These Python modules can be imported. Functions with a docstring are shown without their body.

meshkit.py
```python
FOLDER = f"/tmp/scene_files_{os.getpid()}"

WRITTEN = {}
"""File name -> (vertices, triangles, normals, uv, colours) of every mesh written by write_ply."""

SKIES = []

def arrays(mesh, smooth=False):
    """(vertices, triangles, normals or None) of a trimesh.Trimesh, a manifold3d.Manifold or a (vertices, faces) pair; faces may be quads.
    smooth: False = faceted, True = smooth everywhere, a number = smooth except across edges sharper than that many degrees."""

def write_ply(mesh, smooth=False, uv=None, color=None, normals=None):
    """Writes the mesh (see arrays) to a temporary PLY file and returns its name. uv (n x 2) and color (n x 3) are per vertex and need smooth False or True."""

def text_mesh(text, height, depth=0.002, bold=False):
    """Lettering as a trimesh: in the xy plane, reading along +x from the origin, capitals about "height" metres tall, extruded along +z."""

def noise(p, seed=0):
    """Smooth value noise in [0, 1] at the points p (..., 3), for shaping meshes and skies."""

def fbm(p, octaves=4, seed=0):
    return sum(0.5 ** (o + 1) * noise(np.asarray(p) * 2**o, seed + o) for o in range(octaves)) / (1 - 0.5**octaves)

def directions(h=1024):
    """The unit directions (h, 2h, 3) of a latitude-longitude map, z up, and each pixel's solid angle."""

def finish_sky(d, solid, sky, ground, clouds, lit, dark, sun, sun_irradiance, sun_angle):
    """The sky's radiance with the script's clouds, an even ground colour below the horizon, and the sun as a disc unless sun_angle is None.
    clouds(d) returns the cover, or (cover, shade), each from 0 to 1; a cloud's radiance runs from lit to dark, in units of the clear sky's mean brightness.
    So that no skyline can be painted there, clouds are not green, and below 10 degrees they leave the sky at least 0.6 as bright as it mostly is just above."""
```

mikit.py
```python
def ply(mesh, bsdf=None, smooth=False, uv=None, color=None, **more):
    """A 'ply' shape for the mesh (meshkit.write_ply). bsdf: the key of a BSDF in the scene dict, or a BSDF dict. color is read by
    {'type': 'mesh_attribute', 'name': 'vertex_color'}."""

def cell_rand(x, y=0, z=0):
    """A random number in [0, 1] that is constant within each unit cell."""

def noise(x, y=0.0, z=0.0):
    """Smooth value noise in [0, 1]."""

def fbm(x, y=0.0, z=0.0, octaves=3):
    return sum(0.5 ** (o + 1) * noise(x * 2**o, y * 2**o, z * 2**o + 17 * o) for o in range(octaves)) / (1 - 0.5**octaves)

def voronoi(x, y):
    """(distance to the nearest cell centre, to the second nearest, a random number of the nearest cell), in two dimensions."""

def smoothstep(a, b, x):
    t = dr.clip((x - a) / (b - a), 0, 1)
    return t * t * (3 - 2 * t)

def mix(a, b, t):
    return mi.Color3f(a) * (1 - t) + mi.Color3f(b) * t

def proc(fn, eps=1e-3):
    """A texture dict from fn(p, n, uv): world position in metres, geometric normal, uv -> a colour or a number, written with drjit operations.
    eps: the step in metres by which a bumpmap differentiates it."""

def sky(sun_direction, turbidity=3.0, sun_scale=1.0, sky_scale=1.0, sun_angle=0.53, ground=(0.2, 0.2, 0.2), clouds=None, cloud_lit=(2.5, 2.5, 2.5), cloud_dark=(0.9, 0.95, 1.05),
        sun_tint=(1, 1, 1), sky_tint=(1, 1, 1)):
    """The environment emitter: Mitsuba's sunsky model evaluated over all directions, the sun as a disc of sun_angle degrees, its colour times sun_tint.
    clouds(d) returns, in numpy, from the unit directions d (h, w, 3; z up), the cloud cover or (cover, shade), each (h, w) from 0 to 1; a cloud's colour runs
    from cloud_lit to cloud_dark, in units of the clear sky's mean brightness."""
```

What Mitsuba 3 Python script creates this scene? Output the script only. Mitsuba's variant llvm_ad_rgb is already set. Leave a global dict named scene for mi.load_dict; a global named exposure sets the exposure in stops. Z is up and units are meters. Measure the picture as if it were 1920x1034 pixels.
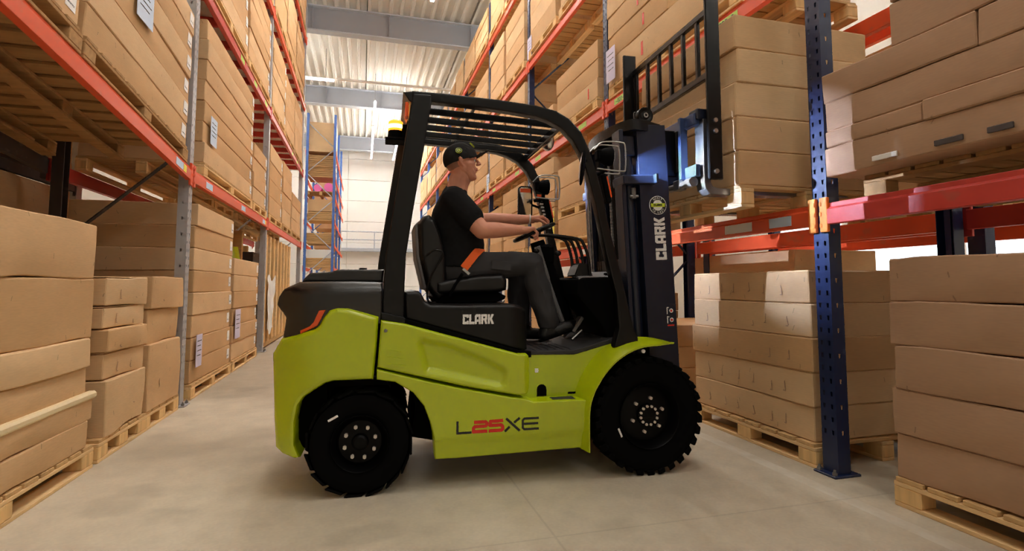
import math, random
import numpy as np, trimesh, drjit as dr, mitsuba as mi, mikit, meshkit
import manifold3d as m3
import shapely.geometry as sg
from shapely import affinity
from shapely.ops import unary_union
from scipy.spatial import Delaunay

T = mi.ScalarTransform4f
PI = math.pi
scene, labels = {}, {}
# ------------------------------------------------------------------ camera, light, exposure
YAW, PITCH = math.radians(15.4), math.radians(4.2)
CAM = np.array([0, 0, 1.12])
FWD = np.array([math.sin(YAW) * math.cos(PITCH), math.cos(YAW) * math.cos(PITCH), math.sin(PITCH)])
scene['camera'] = {'type': 'perspective', 'fov': 86.7947, 'fov_axis': 'x', 'near_clip': 0.05, 'far_clip': 200.0,
                   'principal_point_offset_y': 0.0547,
                   'to_world': T().look_at(origin=CAM.tolist(), target=(CAM + FWD).tolist(), up=[0, 0, 1])}
exposure = 0.95
LAMP = (40.0, 38.6, 36.4)          # radiance of the ceiling tubes
HEADLIGHT = (15.0, 18.5, 26.0)     # the truck's white-blue work lights
# the ceiling lamps themselves are built with the hall below (tubes in two rows along the aisle)

# ------------------------------------------------------------------ helpers
def rgb(*c): return {'type': 'rgb', 'value': list(c)}
def srgb(r, g, b):
    f = lambda v: (v / 255 / 12.92) if v / 255 <= .04045 else ((v / 255 + .055) / 1.055) ** 2.4
    return (f(r), f(g), f(b))
def mat(key, color, rough=.5, metallic=0., clearcoat=0., spec=.5, bump=None, bscale=.002, **more):
    b = {'type': 'principled', 'base_color': color if isinstance(color, dict) else rgb(*color), 'roughness': rough, 'metallic': metallic,
         'specular': spec, **more}
    if clearcoat: b['clearcoat'] = clearcoat; b['clearcoat_gloss'] = .95
    if bump is not None: b = {'type': 'bumpmap', 'arbitrary': bump, 'scale': bscale, 'bsdf': b}
    scene[key] = {'type': 'twosided', 'bsdf': b}
    return key
counts = {}
def numbered(name, parent=None):
    full = (parent + '__' if parent else '') + name
    n = counts.get(full, 0); counts[full] = n + 1
    return full if n == 0 else f'{full}_{n:03d}'
def shape(mesh, m, smooth=False): return mikit.ply(mesh, m, smooth=smooth)
def put(key, d, xf=None):
    scene[key] = {**d, 'to_world': xf} if xf is not None else dict(d)
    return key
def part(name, parent, d, xf=None, label=None, kind=None):
    k = put(numbered(name, parent), d, xf)
    if label or kind:
        labels[k] = {}
        if label: labels[k]['label'] = label
        if kind: labels[k]['kind'] = kind
    return k
def thing(name, label, cat, group=None):
    k = numbered(name); labels[k] = {'label': label, 'category': cat}
    if group: labels[k]['group'] = group
    return k
def solo(name, label, cat, d, xf=None, group=None):
    k = thing(name, label, cat, group); put(k, d, xf); return k
def struct(name, d, xf=None):
    k = put(numbered(name), d, xf); labels[k] = {'kind': 'structure'}; return k
def cat(*ms): return trimesh.util.concatenate([x for x in ms if x is not None])
def box(x0, x1, y0, y1, z0, z1):
    b = trimesh.creation.box((x1 - x0, y1 - y0, z1 - z0)); b.apply_translation(((x0 + x1) / 2, (y0 + y1) / 2, (z0 + z1) / 2)); return b
def tm(man):
    m = man.to_mesh(); return trimesh.Trimesh(m.vert_properties[:, :3], m.tri_verts, process=False)
def cham(sx, sy, sz, r):
    """a box with chamfered edges, centred"""
    p = []
    for a in (-1, 1):
        for b in (-1, 1):
            for c in (-1, 1):
                x, y, z = a * sx / 2, b * sy / 2, c * sz / 2
                p += [(x - a * r, y, z), (x, y - b * r, z), (x, y, z - c * r)]
    # drop to a proper chamfer: each corner is cut to three points offset along two axes
    q = []
    for a in (-1, 1):
        for b in (-1, 1):
            for c in (-1, 1):
                x, y, z = a * sx / 2, b * sy / 2, c * sz / 2
                q += [(x, y - b * r, z - c * r), (x - a * r, y, z - c * r), (x - a * r, y - b * r, z)]
    return tm(m3.Manifold.hull_points(np.array(q)))
def chbox(x0, x1, y0, y1, z0, z1, r=.004):
    b = cham(x1 - x0, y1 - y0, z1 - z0, min(r, .45 * min(x1 - x0, y1 - y0, z1 - z0)))
    b.apply_translation(((x0 + x1) / 2, (y0 + y1) / 2, (z0 + z1) / 2)); return b
def cyl(p0, p1, r, n=16, r1=None):
    p0, p1 = np.asarray(p0, float), np.asarray(p1, float); d = p1 - p0; L = np.linalg.norm(d)
    man = m3.Manifold.cylinder(L, r, r if r1 is None else r1, n); t = tm(man)
    t.apply_transform(trimesh.geometry.align_vectors([0, 0, 1], d / L)); t.apply_translation(p0); return t
def spline(pts, n=8):
    """Catmull-Rom through the points"""
    P = np.asarray(pts, float); Q = np.vstack([2 * P[0] - P[1], P, 2 * P[-1] - P[-2]]); out = []
    for i in range(1, len(Q) - 2):
        for t in np.linspace(0, 1, n, endpoint=False):
            a, b, c, d = Q[i - 1:i + 3]
            out.append(.5 * ((2 * b) + (c - a) * t + (2 * a - 5 * b + 4 * c - d) * t * t + (3 * b - a - 3 * c + d) * t ** 3))
    return np.array(out + [P[-1]])
def tube(path, r, n=10, closed=False, flat=None):
    """a tube along a path; flat=(a,b): an elliptic or, with n=4, rectangular section"""
    P = np.asarray(path, float); m = len(P)
    tg = np.roll(P, -1, 0) - np.roll(P, 1, 0) if closed else np.gradient(P, axis=0)
    tg /= np.maximum(np.linalg.norm(tg, axis=1, keepdims=True), 1e-9)
    ref = np.array([0, 0, 1.]) if abs(tg[0][2]) < .9 else np.array([0, 1., 0])
    nrm = np.cross(ref, tg[0]); nrm /= np.linalg.norm(nrm); V = []
    R = np.broadcast_to(r, (m,))
    for i in range(m):
        nrm = nrm - tg[i] * (nrm @ tg[i]); nrm /= np.linalg.norm(nrm); b = np.cross(tg[i], nrm)
        a = np.arange(n) * 2 * PI / n + (PI / 4 if n == 4 else 0)
        V += [P[i] + R[i] * (math.cos(t) * nrm + math.sin(t) * b) for t in a]
    V = np.array(V); F = []
    for i in range(m if closed else m - 1):
        j = (i + 1) % m
        for k in range(n):
            l = (k + 1) % n; F += [(i * n + k, i * n + l, j * n + l), (i * n + k, j * n + l, j * n + k)]
    if not closed:
        V = np.vstack([V, P[0], P[-1]]); a, b = len(V) - 2, len(V) - 1
        for k in range(n):
            l = (k + 1) % n; F += [(a, l, k), (b, (m - 1) * n + k, (m - 1) * n + l)]
    return trimesh.Trimesh(V, F, process=False)
def ext(poly, h):
    """shapely polygon (with holes) extruded along +z"""
    gs = getattr(poly, 'geoms', [poly])
    return cat(*[trimesh.creation.extrude_polygon(g, h, engine='earcut') for g in gs if g.area > 1e-9])
SIDE = np.array([[1, 0, 0, 0], [0, 0, -1, 0], [0, 1, 0, 0], [0, 0, 0, 1.]])   # 2-D (x, y) -> truck (u, z), depth towards -v
def side(poly, v, d=.0015):
    """flat piece on the truck's near side: lies at lateral v and stands out by d"""
    t = ext(poly, d); t.apply_transform(SIDE); t.apply_translation((0, v, 0)); return t
def prism(pts, v0, v1, r=0.):
    """profile in (u, z) extruded from lateral v0 to v1 with chamfered side edges"""
    p = sg.Polygon(pts).buffer(0)
    if r <= 0:
        t = ext(p, v1 - v0); t.apply_transform(SIDE); t.apply_translation((0, v1, 0)); return t
    man = m3.Manifold(); 
    return relief(pts, lambda u, z, d: v0 + rnd(d, r), lambda u, z, d: v1 - rnd(d, r), res=max(.02, r), edge=r)
def rnd(d, r):
    q = np.clip(r - d, 0, r); return r - np.sqrt(np.maximum(r * r - q * q, 0))
def relief(pts, front, back, res=.03, edge=.012):
    """closed plate over a (u, z) outline; front/back give lateral v from (u, z, distance to the outline)"""
    poly = sg.Polygon(pts).buffer(0)
    if poly.geom_type != 'Polygon': poly = max(poly.geoms, key=lambda g: g.area)
    P = []
    def ring(g, step):
        L = g.length; n = max(8, int(L / step)); ds = list(np.linspace(0, L, n, endpoint=False))
        acc = 0; c = list(g.coords)
        for a, b in zip(c[:-1], c[1:]):
            ds.append(acc); acc += math.dist(a, b)
        ds = sorted(ds); ds = [d for i, d in enumerate(ds) if i == 0 or d - ds[i - 1] > step * .15]
        return [(g.interpolate(d).x, g.interpolate(d).y) for d in ds]
    outer = ring(poly.exterior, np.clip(.35 * edge, .005, res)); P += outer
    for f in (.3, .65, 1.0):
        q = poly.buffer(-edge * f)
        for g in getattr(q, 'geoms', [q]):
            if not g.is_empty: P += ring(g.exterior, np.clip(.35 * edge, .005, res))
    x0, y0, x1, y1 = poly.bounds
    inner = poly.buffer(-edge * 1.3 - .3 * res)
    import shapely
    gx, gy = np.meshgrid(np.arange(x0, x1, res), np.arange(y0, y1, res)); gx = gx.ravel(); gy = gy.ravel()
    ok = shapely.contains_xy(inner, gx, gy); P += list(zip(gx[ok], gy[ok]))
    P = np.unique(np.round(np.array(P), 5), axis=0)
    D = Delaunay(P).simplices; c = P[D].mean(1)
    D = D[shapely.contains_xy(poly.buffer(1e-5), c[:, 0], c[:, 1])]
    a, b, cc = P[D[:, 0]], P[D[:, 1]], P[D[:, 2]]
    ar = (b[:, 0] - a[:, 0]) * (cc[:, 1] - a[:, 1]) - (b[:, 1] - a[:, 1]) * (cc[:, 0] - a[:, 0])
    D = D[np.abs(ar) > 1e-9]; ar = ar[np.abs(ar) > 1e-9]; D[ar < 0] = D[ar < 0][:, ::-1]
    dist = shapely.distance(poly.exterior, shapely.points(P))
    u, z = P[:, 0], P[:, 1]; vf = np.broadcast_to(front(u, z, dist), u.shape); vb = np.broadcast_to(back(u, z, dist), u.shape); n = len(P)
    V = np.vstack([np.column_stack([u, vf, z]), np.column_stack([u, vb, z])])
    E = np.sort(np.vstack([D[:, [0, 1]], D[:, [1, 2]], D[:, [2, 0]]]), 1)
    De = np.vstack([D[:, [0, 1]], D[:, [1, 2]], D[:, [2, 0]]])
    _, inv, cnt = np.unique(E, axis=0, return_inverse=True, return_counts=True)
    be = De[cnt[inv.ravel()] == 1]
    S = np.vstack([np.column_stack([be[:, 1], be[:, 0], be[:, 0] + n]), np.column_stack([be[:, 1], be[:, 0] + n, be[:, 1] + n])])
    return trimesh.Trimesh(V, np.vstack([D, D[:, ::-1] + n, S]), process=False)
def lathe(prof, n=48):
    """profile [(r, y)] turned about the lateral axis (v)"""
    a = np.arange(n) * 2 * PI / n; V = []
    for r, y in prof: V += [(r * math.cos(t), y, r * math.sin(t)) for t in a]
    F = []
    for i in range(len(prof) - 1):
        for k in range(n):
            l = (k + 1) % n; F += [(i * n + k, i * n + l, (i + 1) * n + l), (i * n + k, (i + 1) * n + l, (i + 1) * n + k)]
    t = trimesh.Trimesh(V, F, process=False); t.fix_normals(); return t
def rot(p, axis, deg, about=(0, 0, 0)):
    p.apply_transform(trimesh.transformations.rotation_matrix(math.radians(deg), axis, about)); return p
def mirror(m):
    t = m.copy(); t.vertices[:, 1] *= -1; t.faces = t.faces[:, ::-1]; return t

# ------------------------------------------------------------------ materials
fbm, noise, mix, sstep = mikit.fbm, mikit.noise, mikit.mix, mikit.smoothstep
def card(c, s=0.):
    def fn(p, n, uv):
        a = fbm(p.x * 3.1 + s, p.y * 3.1, p.z * 3.1 + s, 3); g = noise(p.x * 40, p.y * 40 + s, p.z * 160)
        h, v = (p.x + p.y) * 5.3 + s, p.z * 9.1
        r = mikit.cell_rand(h, v, 3); lh = h - dr.floor(h) - .2 - .6 * mikit.cell_rand(h, v, 5); lv = v - dr.floor(v) - .3 - .4 * mikit.cell_rand(h, v, 7)
        tick = dr.select((r < .22) & (dr.abs(lh + .35 * (r - .1) * lv * 8) < .018) & (dr.abs(lv) < .10 + .3 * r), .30, 0.)
        return mi.Color3f(*c) * (.84 + .22 * a + .08 * g) * (1 - tick)
    return mikit.proc(fn)
C0 = srgb(200, 165, 124); C1 = srgb(193, 157, 115); C2 = srgb(207, 175, 135); C3 = srgb(166, 134, 108)  # last tint is darker, with the shade of the right-edge stacks in it
for i, c in enumerate((C0, C1, C2, C3)): mat(f'cardboard_{i}', card(c, i * 3.7), .85, spec=.2)
CARD = ['cardboard_0', 'cardboard_1', 'cardboard_2']
def wood(c, s, ax):
    def fn(p, n, uv):
        q = (p.x, p.y, p.z); l = q[ax]; o = [v for i, v in enumerate(q) if i != ax]
        g = fbm(o[0] * 38 + s, o[1] * 38, l * 2.2, 3); k = noise(o[0] * 7 + s, o[1] * 7, l * 1.1)
        return mi.Color3f(*c) * (.62 + .5 * g + .22 * k)
    return mikit.proc(fn)
mat('pine_along', wood(srgb(222, 188, 138), 0, 1), .75, spec=.25)
mat('pine_across', wood(srgb(192, 156, 108), 5, 0), .75, spec=.25)
mat('pine_block', wood(srgb(222, 184, 128), 9, 2), .8, spec=.25)
mat('pine_dark', wood(srgb(168, 132, 90), 2, 0), .85, spec=.2)  # darker pine; on the near left beam pallets it carries underside shade
def conc(p, n, uv):
    a = fbm(p.x * .7, p.y * .7, 0, 4); b = fbm(p.x * 9, p.y * 9, 3, 3); s = noise(p.x * 90, p.y * 90, 1)
    c = mix(srgb(160, 149, 130), srgb(196, 186, 166), sstep(.3, .7, a)) * (.9 + .14 * b + .06 * s)
    st = sstep(.62, .78, fbm(p.x * 1.7 + 9, p.y * 2.3, 7, 4)); c = c * (1 - .12 * st)
    dx = dr.abs(p.x - dr.round((p.x - .85) / 2.6) * 2.6 - .85); dy = dr.abs(p.y - dr.round((p.y - 2.36) / 3.1) * 3.1 - 2.36)
    j = dr.minimum(dx, dy)
    ln = dr.select((dr.abs(p.x - 2.47) < .045) & (p.y < 30), .55 * noise(p.x * 30, p.y * 14, 5) + .2, 0.)
    c = mix(c, mi.Color3f(.68, .66, .6), ln * .5)
    return c * (1 - .11 * (1 - sstep(.003, .008, j)))
mat('concrete', mikit.proc(conc), .62, spec=.35)
mat('white_panel', srgb(236, 236, 232), .6)
mat('plaster', srgb(214, 211, 204), .8)
mat('roof_sheet', srgb(214, 212, 204), .55)
mat('beam_grey', srgb(138, 142, 150), .5)
mat('flange_grey', srgb(176, 184, 194), .5)
def scuff(c, d, s):
    def fn(p, n, uv): return mix(c, d, .6 * sstep(.66, .8, fbm(p.x * 11 + s, p.y * 11, p.z * 11, 3)))
    return mikit.proc(fn)
mat('galvanised', scuff(srgb(168, 168, 172), srgb(130, 130, 134), 1), .42, metallic=.35)
mat('rack_blue', scuff(srgb(17, 31, 66), srgb(60, 72, 104), 2), .38)
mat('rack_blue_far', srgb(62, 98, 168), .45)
mat('rack_orange', scuff(srgb(216, 82, 46), srgb(196, 110, 82), 3), .4)
mat('rack_red', scuff(srgb(186, 60, 52), srgb(170, 84, 70), 4), .4)
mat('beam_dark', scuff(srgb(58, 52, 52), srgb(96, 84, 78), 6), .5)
mat('connector_orange', srgb(238, 120, 40), .4)
mat('paper_white', srgb(232, 232, 230), .7)
mat('paper_blue', srgb(196, 214, 236), .6)
mat('paper_lilac', srgb(206, 202, 228), .6)
mat('paper_yellow', srgb(238, 222, 90), .6)
mat('paper_green', srgb(176, 206, 98), .6)
mat('tape_red', srgb(204, 56, 40), .5)
mat('ink', srgb(60, 58, 62), .7)
mat('strip_pale', srgb(224, 206, 166), .6)
mat('film_white', srgb(225, 228, 226), .35)
mat('pink_foam', srgb(240, 120, 190), .7)
# truck
mat('lime', srgb(174, 190, 4), .28, clearcoat=.9, spec=.45)
mat('black_plastic', srgb(9, 9, 10), .4, spec=.3)
mat('hood_black', srgb(12, 11, 12), .28, spec=.5, clearcoat=.5)
mat('bolt_pale', srgb(205, 200, 190), .4, metallic=.2)
mat('black_gloss', srgb(5, 5, 6), .3, spec=.3)
mat('black_matte', srgb(3, 3, 4), .75, spec=.06)
mat('rubber', srgb(4, 4, 5), .75, spec=.06)
mat('rim_black', srgb(3, 3, 4), .45, spec=.12)
mat('mast_paint', srgb(17, 24, 42), .32, spec=.5)
mat('carriage_lit_paint', srgb(44, 60, 98), .35, spec=.5)  # brighter copy of the mast paint, work-light glow put into its colour
mat('fork_steel', srgb(120, 122, 126), .35, metallic=.8)
mat('steel', srgb(196, 196, 196), .25, metallic=1.)
mat('dull_steel', srgb(130, 130, 130), .45, metallic=.8)
mat('grey_plastic', srgb(112, 112, 114), .5)
mat('decal_white', srgb(235, 235, 235), .5)
mat('decal_red', srgb(200, 40, 30), .45)
mat('decal_black', srgb(16, 16, 18), .45)
mat('decal_lime', srgb(190, 205, 40), .45)
mat('orange_lens', srgb(240, 90, 30), .2, clearcoat=.6)
mat('belt_orange', srgb(232, 98, 28), .7)
mat('mirror', srgb(225, 225, 228), .04, metallic=1.)
mat('seat_vinyl', srgb(9, 8, 9), .38, spec=.4)
mat('mat_rubber', srgb(34, 34, 36), .7)
# driver
mat('skin', mikit.proc(lambda p, n, uv: mix(srgb(222, 160, 132), srgb(202, 132, 108), fbm(p.x * 16, p.y * 16, p.z * 16, 3))), .5, spec=.35)
mat('tee_black', mikit.proc(lambda p, n, uv: mi.Color3f(.007, .007, .008) * (.7 + .6 * fbm(p.x * 60, p.y * 60, p.z * 60, 2))), .9, spec=.15)
mat('trousers', mikit.proc(lambda p, n, uv: mi.Color3f(.042, .042, .046) * (.6 + .8 * fbm(p.x * 9, p.y * 9, p.z * 9, 3))), .85, spec=.2)
mat('cap_black', srgb(27, 26, 26), .8, spec=.2)
mat('hair_dark', srgb(70, 50, 40), .7)
mat('hair_short', srgb(150, 108, 90), .8)
mat('shoe_black', srgb(20, 20, 21), .5)
mat('lip', srgb(178, 98, 86), .5)
ORD = ['first', 'second', 'third', 'fourth', 'fifth', 'sixth', 'seventh', 'eighth', 'ninth', 'tenth', 'eleventh', 'twelfth', 'thirteenth', 'fourteenth', 'fifteenth', 'sixteenth', 'seventeenth', 'eighteenth', 'nineteenth', 'twentieth']
# ------------------------------------------------------------------ the hall
X0, X1, Y0, Y1, HZ = -6.5, 9.0, -12.0, 31.8, 9.25
struct('floor', shape(box(X0, X1, Y0, Y1, -.2, 0), 'concrete'))
for nm, b in (('wall_left', box(X0 - .2, X0, Y0, Y1, 0, HZ)), ('wall_right', box(X1, X1 + .2, Y0, Y1, 0, HZ)), ('wall_behind', box(X0, X1, Y0 - .2, Y0, 0, HZ))):
    struct(nm, shape(b, 'plaster'))
struct('wall_far', shape(box(X0, X1, Y1 + .03, Y1 + .25, 0, HZ), 'plaster'))
pz = [0, 1.05, 2.3, 3.5, 4.7, 5.9, 7.1, 8.3, HZ]
for a, b in zip(pz[:-1], pz[1:]):
    for xa in (-6.5, -.9, 4.7):
        part('panel', 'wall_far', shape(chbox(xa + .01, min(xa + 5.59, X1), Y1 - .03, Y1 + .03, a + .008, b - .008, .006), 'white_panel'))
# trapezoid roof sheet: ribs run along the aisle
def sheet(xa, xb, ya, yb, z, per=.31, d=.09):
    xs, zs = [], []
    x = xa
    while x < xb:
        for f, h in ((0, 0), (.24, 0), (.34, d), (.90, d)):
            xs.append(x + f * per); zs.append(z + h)
        x += per
    n = len(xs); V = [(x, y, q) for y in (ya, yb) for x, q in zip(xs, zs)]
    V += [(x, y, q + .02) for y in (ya, yb) for x, q in zip(xs, zs)]
    F = []
    for i in range(n - 1):
        F += [(i, i + 1, n + i + 1), (i, n + i + 1, n + i), (2 * n + i, 3 * n + i + 1, 2 * n + i + 1), (2 * n + i, 3 * n + i, 3 * n + i + 1)]
    return trimesh.Trimesh(V, F, process=False)
struct('ceiling', shape(box(X0, X1, Y0, Y1, HZ + .16, HZ + .3), 'roof_sheet'))
for xa in np.arange(-6.2, 9, 3.1):
    for ya, yb in ((-12, 2), (2, 9.4), (9.4, 16.3), (16.3, 23.1), (23.1, 31.8)):
        part('roof_sheet', 'ceiling', shape(sheet(xa, xa + 3.1, ya, yb, HZ - .02), 'roof_sheet'))
for i, y in enumerate((2.2, 9.3, 16.2, 22.9, 30.4)):
    k = f'trim_{i + 1}'; labels[k] = {'kind': 'structure', 'label': 'grey steel roof beam across the aisle'}
    part('web', k, shape(cat(box(X0, X1, y - .012, y + .012, 8.5, 9.2), *[box(x, x + .015, y - .12, y + .12, 8.5, 9.2) for x in (-1.55, .62, 3.1, 5.4)]), 'beam_grey'))
    part('flange', k, shape(chbox(X0, X1, y - .14, y + .14, 8.46, 8.5, .006), 'flange_grey'))
    part('flange', k, shape(chbox(X0, X1, y - .14, y + .14, 9.19, 9.225, .006), 'flange_grey'))
# windows of the right-hand wall, day behind them
scene['day_pane'] = {'type': 'twosided', 'bsdf': {'type': 'diffuse', 'reflectance': rgb(.5, .55, .6)}}
for i, (ya, yb) in enumerate(((2.6, 4.3), (4.5, 6.2), (6.4, 8.1), (8.3, 10.0))):
    k = f'window_{i + 1}'; labels[k] = {'kind': 'structure', 'label': 'bright window of the right-hand wall behind the rack'}
    part('frame', k, shape(cat(*[box(X1 - .08, X1 - .01, a, b, c, d) for a, b, c, d in ((ya, yb, .9, .97), (ya, yb, 2.6, 2.67), (ya, ya + .06, .9, 2.67), (yb - .06, yb, .9, 2.67), (ya, yb, 1.85, 1.9))]), 'white_panel'))
    d = shape(box(X1 - .05, X1 - .03, ya + .06, yb - .06, .97, 2.6), 'day_pane'); d['emitter'] = {'type': 'area', 'radiance': rgb(.62, .8, .86)}
    part('pane', k, d)
# ceiling lamps
def lamp_tube(x, ya, yb, z, label, across=False, group=None):
    t = thing('ceiling_tube_lamp', label, 'ceiling lamp', group)
    q = (lambda a, b, c, d, e, f: box(c, d, a, b, e, f)) if across else box
    part('housing', t, shape(q(x - .018, x + .018, ya, yb, z + .05, z + .09), 'white_panel'))
    d = shape(q(x - .045, x + .045, ya + .03, yb - .03, z, z + .045), 'white_panel'); d['emitter'] = {'type': 'area', 'radiance': rgb(*LAMP)}
    part('tube', t, d)
    for y in (ya + .3, yb - .3):
        p = (y, x, z + .09) if across else (x, y, z + .09)
        part('hanger', t, shape(cyl(p, (p[0], p[1], HZ - .02), .008, 6), 'dull_steel'))
for x, nm in ((.33, 'left'), (1.5, 'right')):
    for i, (ya, yb) in enumerate(((-7, -5.6), (-2.6, -1.2), (1.4, 3.0), (5.4, 7.6), (9, 12.8))):
        lamp_tube(x, ya, yb, 8.0, f'white ceiling tube overhead, {ORD[i]} from the rear of the hall in the {nm} lamp row', group='overhead lamps out of frame')
    for (ya, yb), w in zip(((20.6, 23.6), (24.0, 28.3), (28.7, 30.2)), ('nearest', 'middle', 'farthest')):
        lamp_tube(x, ya, yb, 8.0, f'glowing white ceiling tube, {w} of those in view in the {nm} lamp row')
lamp_tube(19.1, -2.7, -1.05, 8.1, 'glowing white lamp across the aisle, at the end of the cable tray beside left rack', across=True)
solo('cable_tray', 'white cable tray crossing the aisle under the corrugated roof', 'cable tray', shape(cat(box(-1.0, 5.2, 19.05, 19.15, 8.16, 8.22), *[cyl((x, 19.1, 8.2), (x, 19.1, HZ - .03), .008, 6) for x in (-.5, 1.2, 2.9, 4.6)]), 'white_panel'))
for x in (6.3,):
    for i, (ya, yb) in enumerate(((-5, 0), (.5, 5.5), (6, 11), (12, 18), (19, 25))):
        lamp_tube(x, ya, yb, 8.0, f'white ceiling tube over the neighbouring aisle behind the right rack, {ORD[i]} from the rear', group='lamps of the neighbouring aisle')
for i, (ya, yb) in enumerate(((6, 10), (12, 17), (19, 24), (25, 30))):  # unseen tubes added to brighten the roof and far wall
    lamp_tube(-5.2, ya, yb, 8.0, f'added unseen ceiling tube behind the left rack, lighting the roof, {ORD[i]} from the rear', group='added lamps behind the left rack')
# gallery rail on the far wall
t = thing('gallery_railing', 'grey pipe railing along the white far wall', 'railing')
for z in (4.1, 3.65): part('rail', t, shape(cyl((-1.6, 31.3, z), (3.4, 31.3, z), .03, 8), 'flange_grey'))
for x in (-1.2, .6, 2.4): part('post', t, shape(cyl((x, 31.3, 3.1), (x, 31.3, 4.1), .025, 8), 'flange_grey'))
part('kick_board', t, shape(chbox(-1.6, 3.4, 31.25, 31.77, 3.0, 3.18, .01), 'flange_grey'))

# ------------------------------------------------------------------ racks
def holes_plate(w, H, cols, pitch=.075, z0=.25):
    p = sg.box(-w / 2, 0, w / 2, H)
    drop = sg.Polygon([(-.009, .012), (.009, .012), (.006, -.016), (-.006, -.016)])
    hs = [affinity.translate(drop, c, z) for c in cols for z in np.arange(z0, H - .1, pitch)]
    return ext(p.difference(unary_union(hs)), .004)
def post_mesh(H, fine=True, w=.11, dep=.09):
    """front plate faces +x at x=0, centred on y=0"""
    if not fine:
        return cat(box(-.004, 0, -w / 2, w / 2, 0, H), box(-dep, -.004, -w / 2, -w / 2 + .004, 0, H), box(-dep, -.004, w / 2 - .004, w / 2, 0, H), box(-dep * .7, -.012, -.02, .02, 0, H))
    f = holes_plate(w, H, (-.028, .028)); f.apply_transform(np.array([[0, 0, 1, -.004], [1, 0, 0, 0], [0, 1, 0, 0], [0, 0, 0, 1.]]))
    s = holes_plate(dep, H, (0,), pitch=.15); s.apply_transform(np.array([[1, 0, 0, -dep / 2], [0, 0, -1, 0], [0, 1, 0, 0], [0, 0, 0, 1.]]))
    a = s.copy(); a.apply_translation((0, -w / 2 + .004, 0)); b = s.copy(); b.apply_translation((0, w / 2, 0))
    groove = box(-.02, -.004, -.008, .008, 0, H)
    return cat(f, a, b, groove, box(-dep, -dep + .004, -w / 2, -w / 2 + .02, 0, H), box(-dep, -dep + .004, w / 2 - .02, w / 2, 0, H))
POST = {}
def post_shape(H, fine, m):
    k = (H, fine, m)
    if k not in POST: POST[k] = shape(post_mesh(H, fine), m)
    return POST[k]
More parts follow.
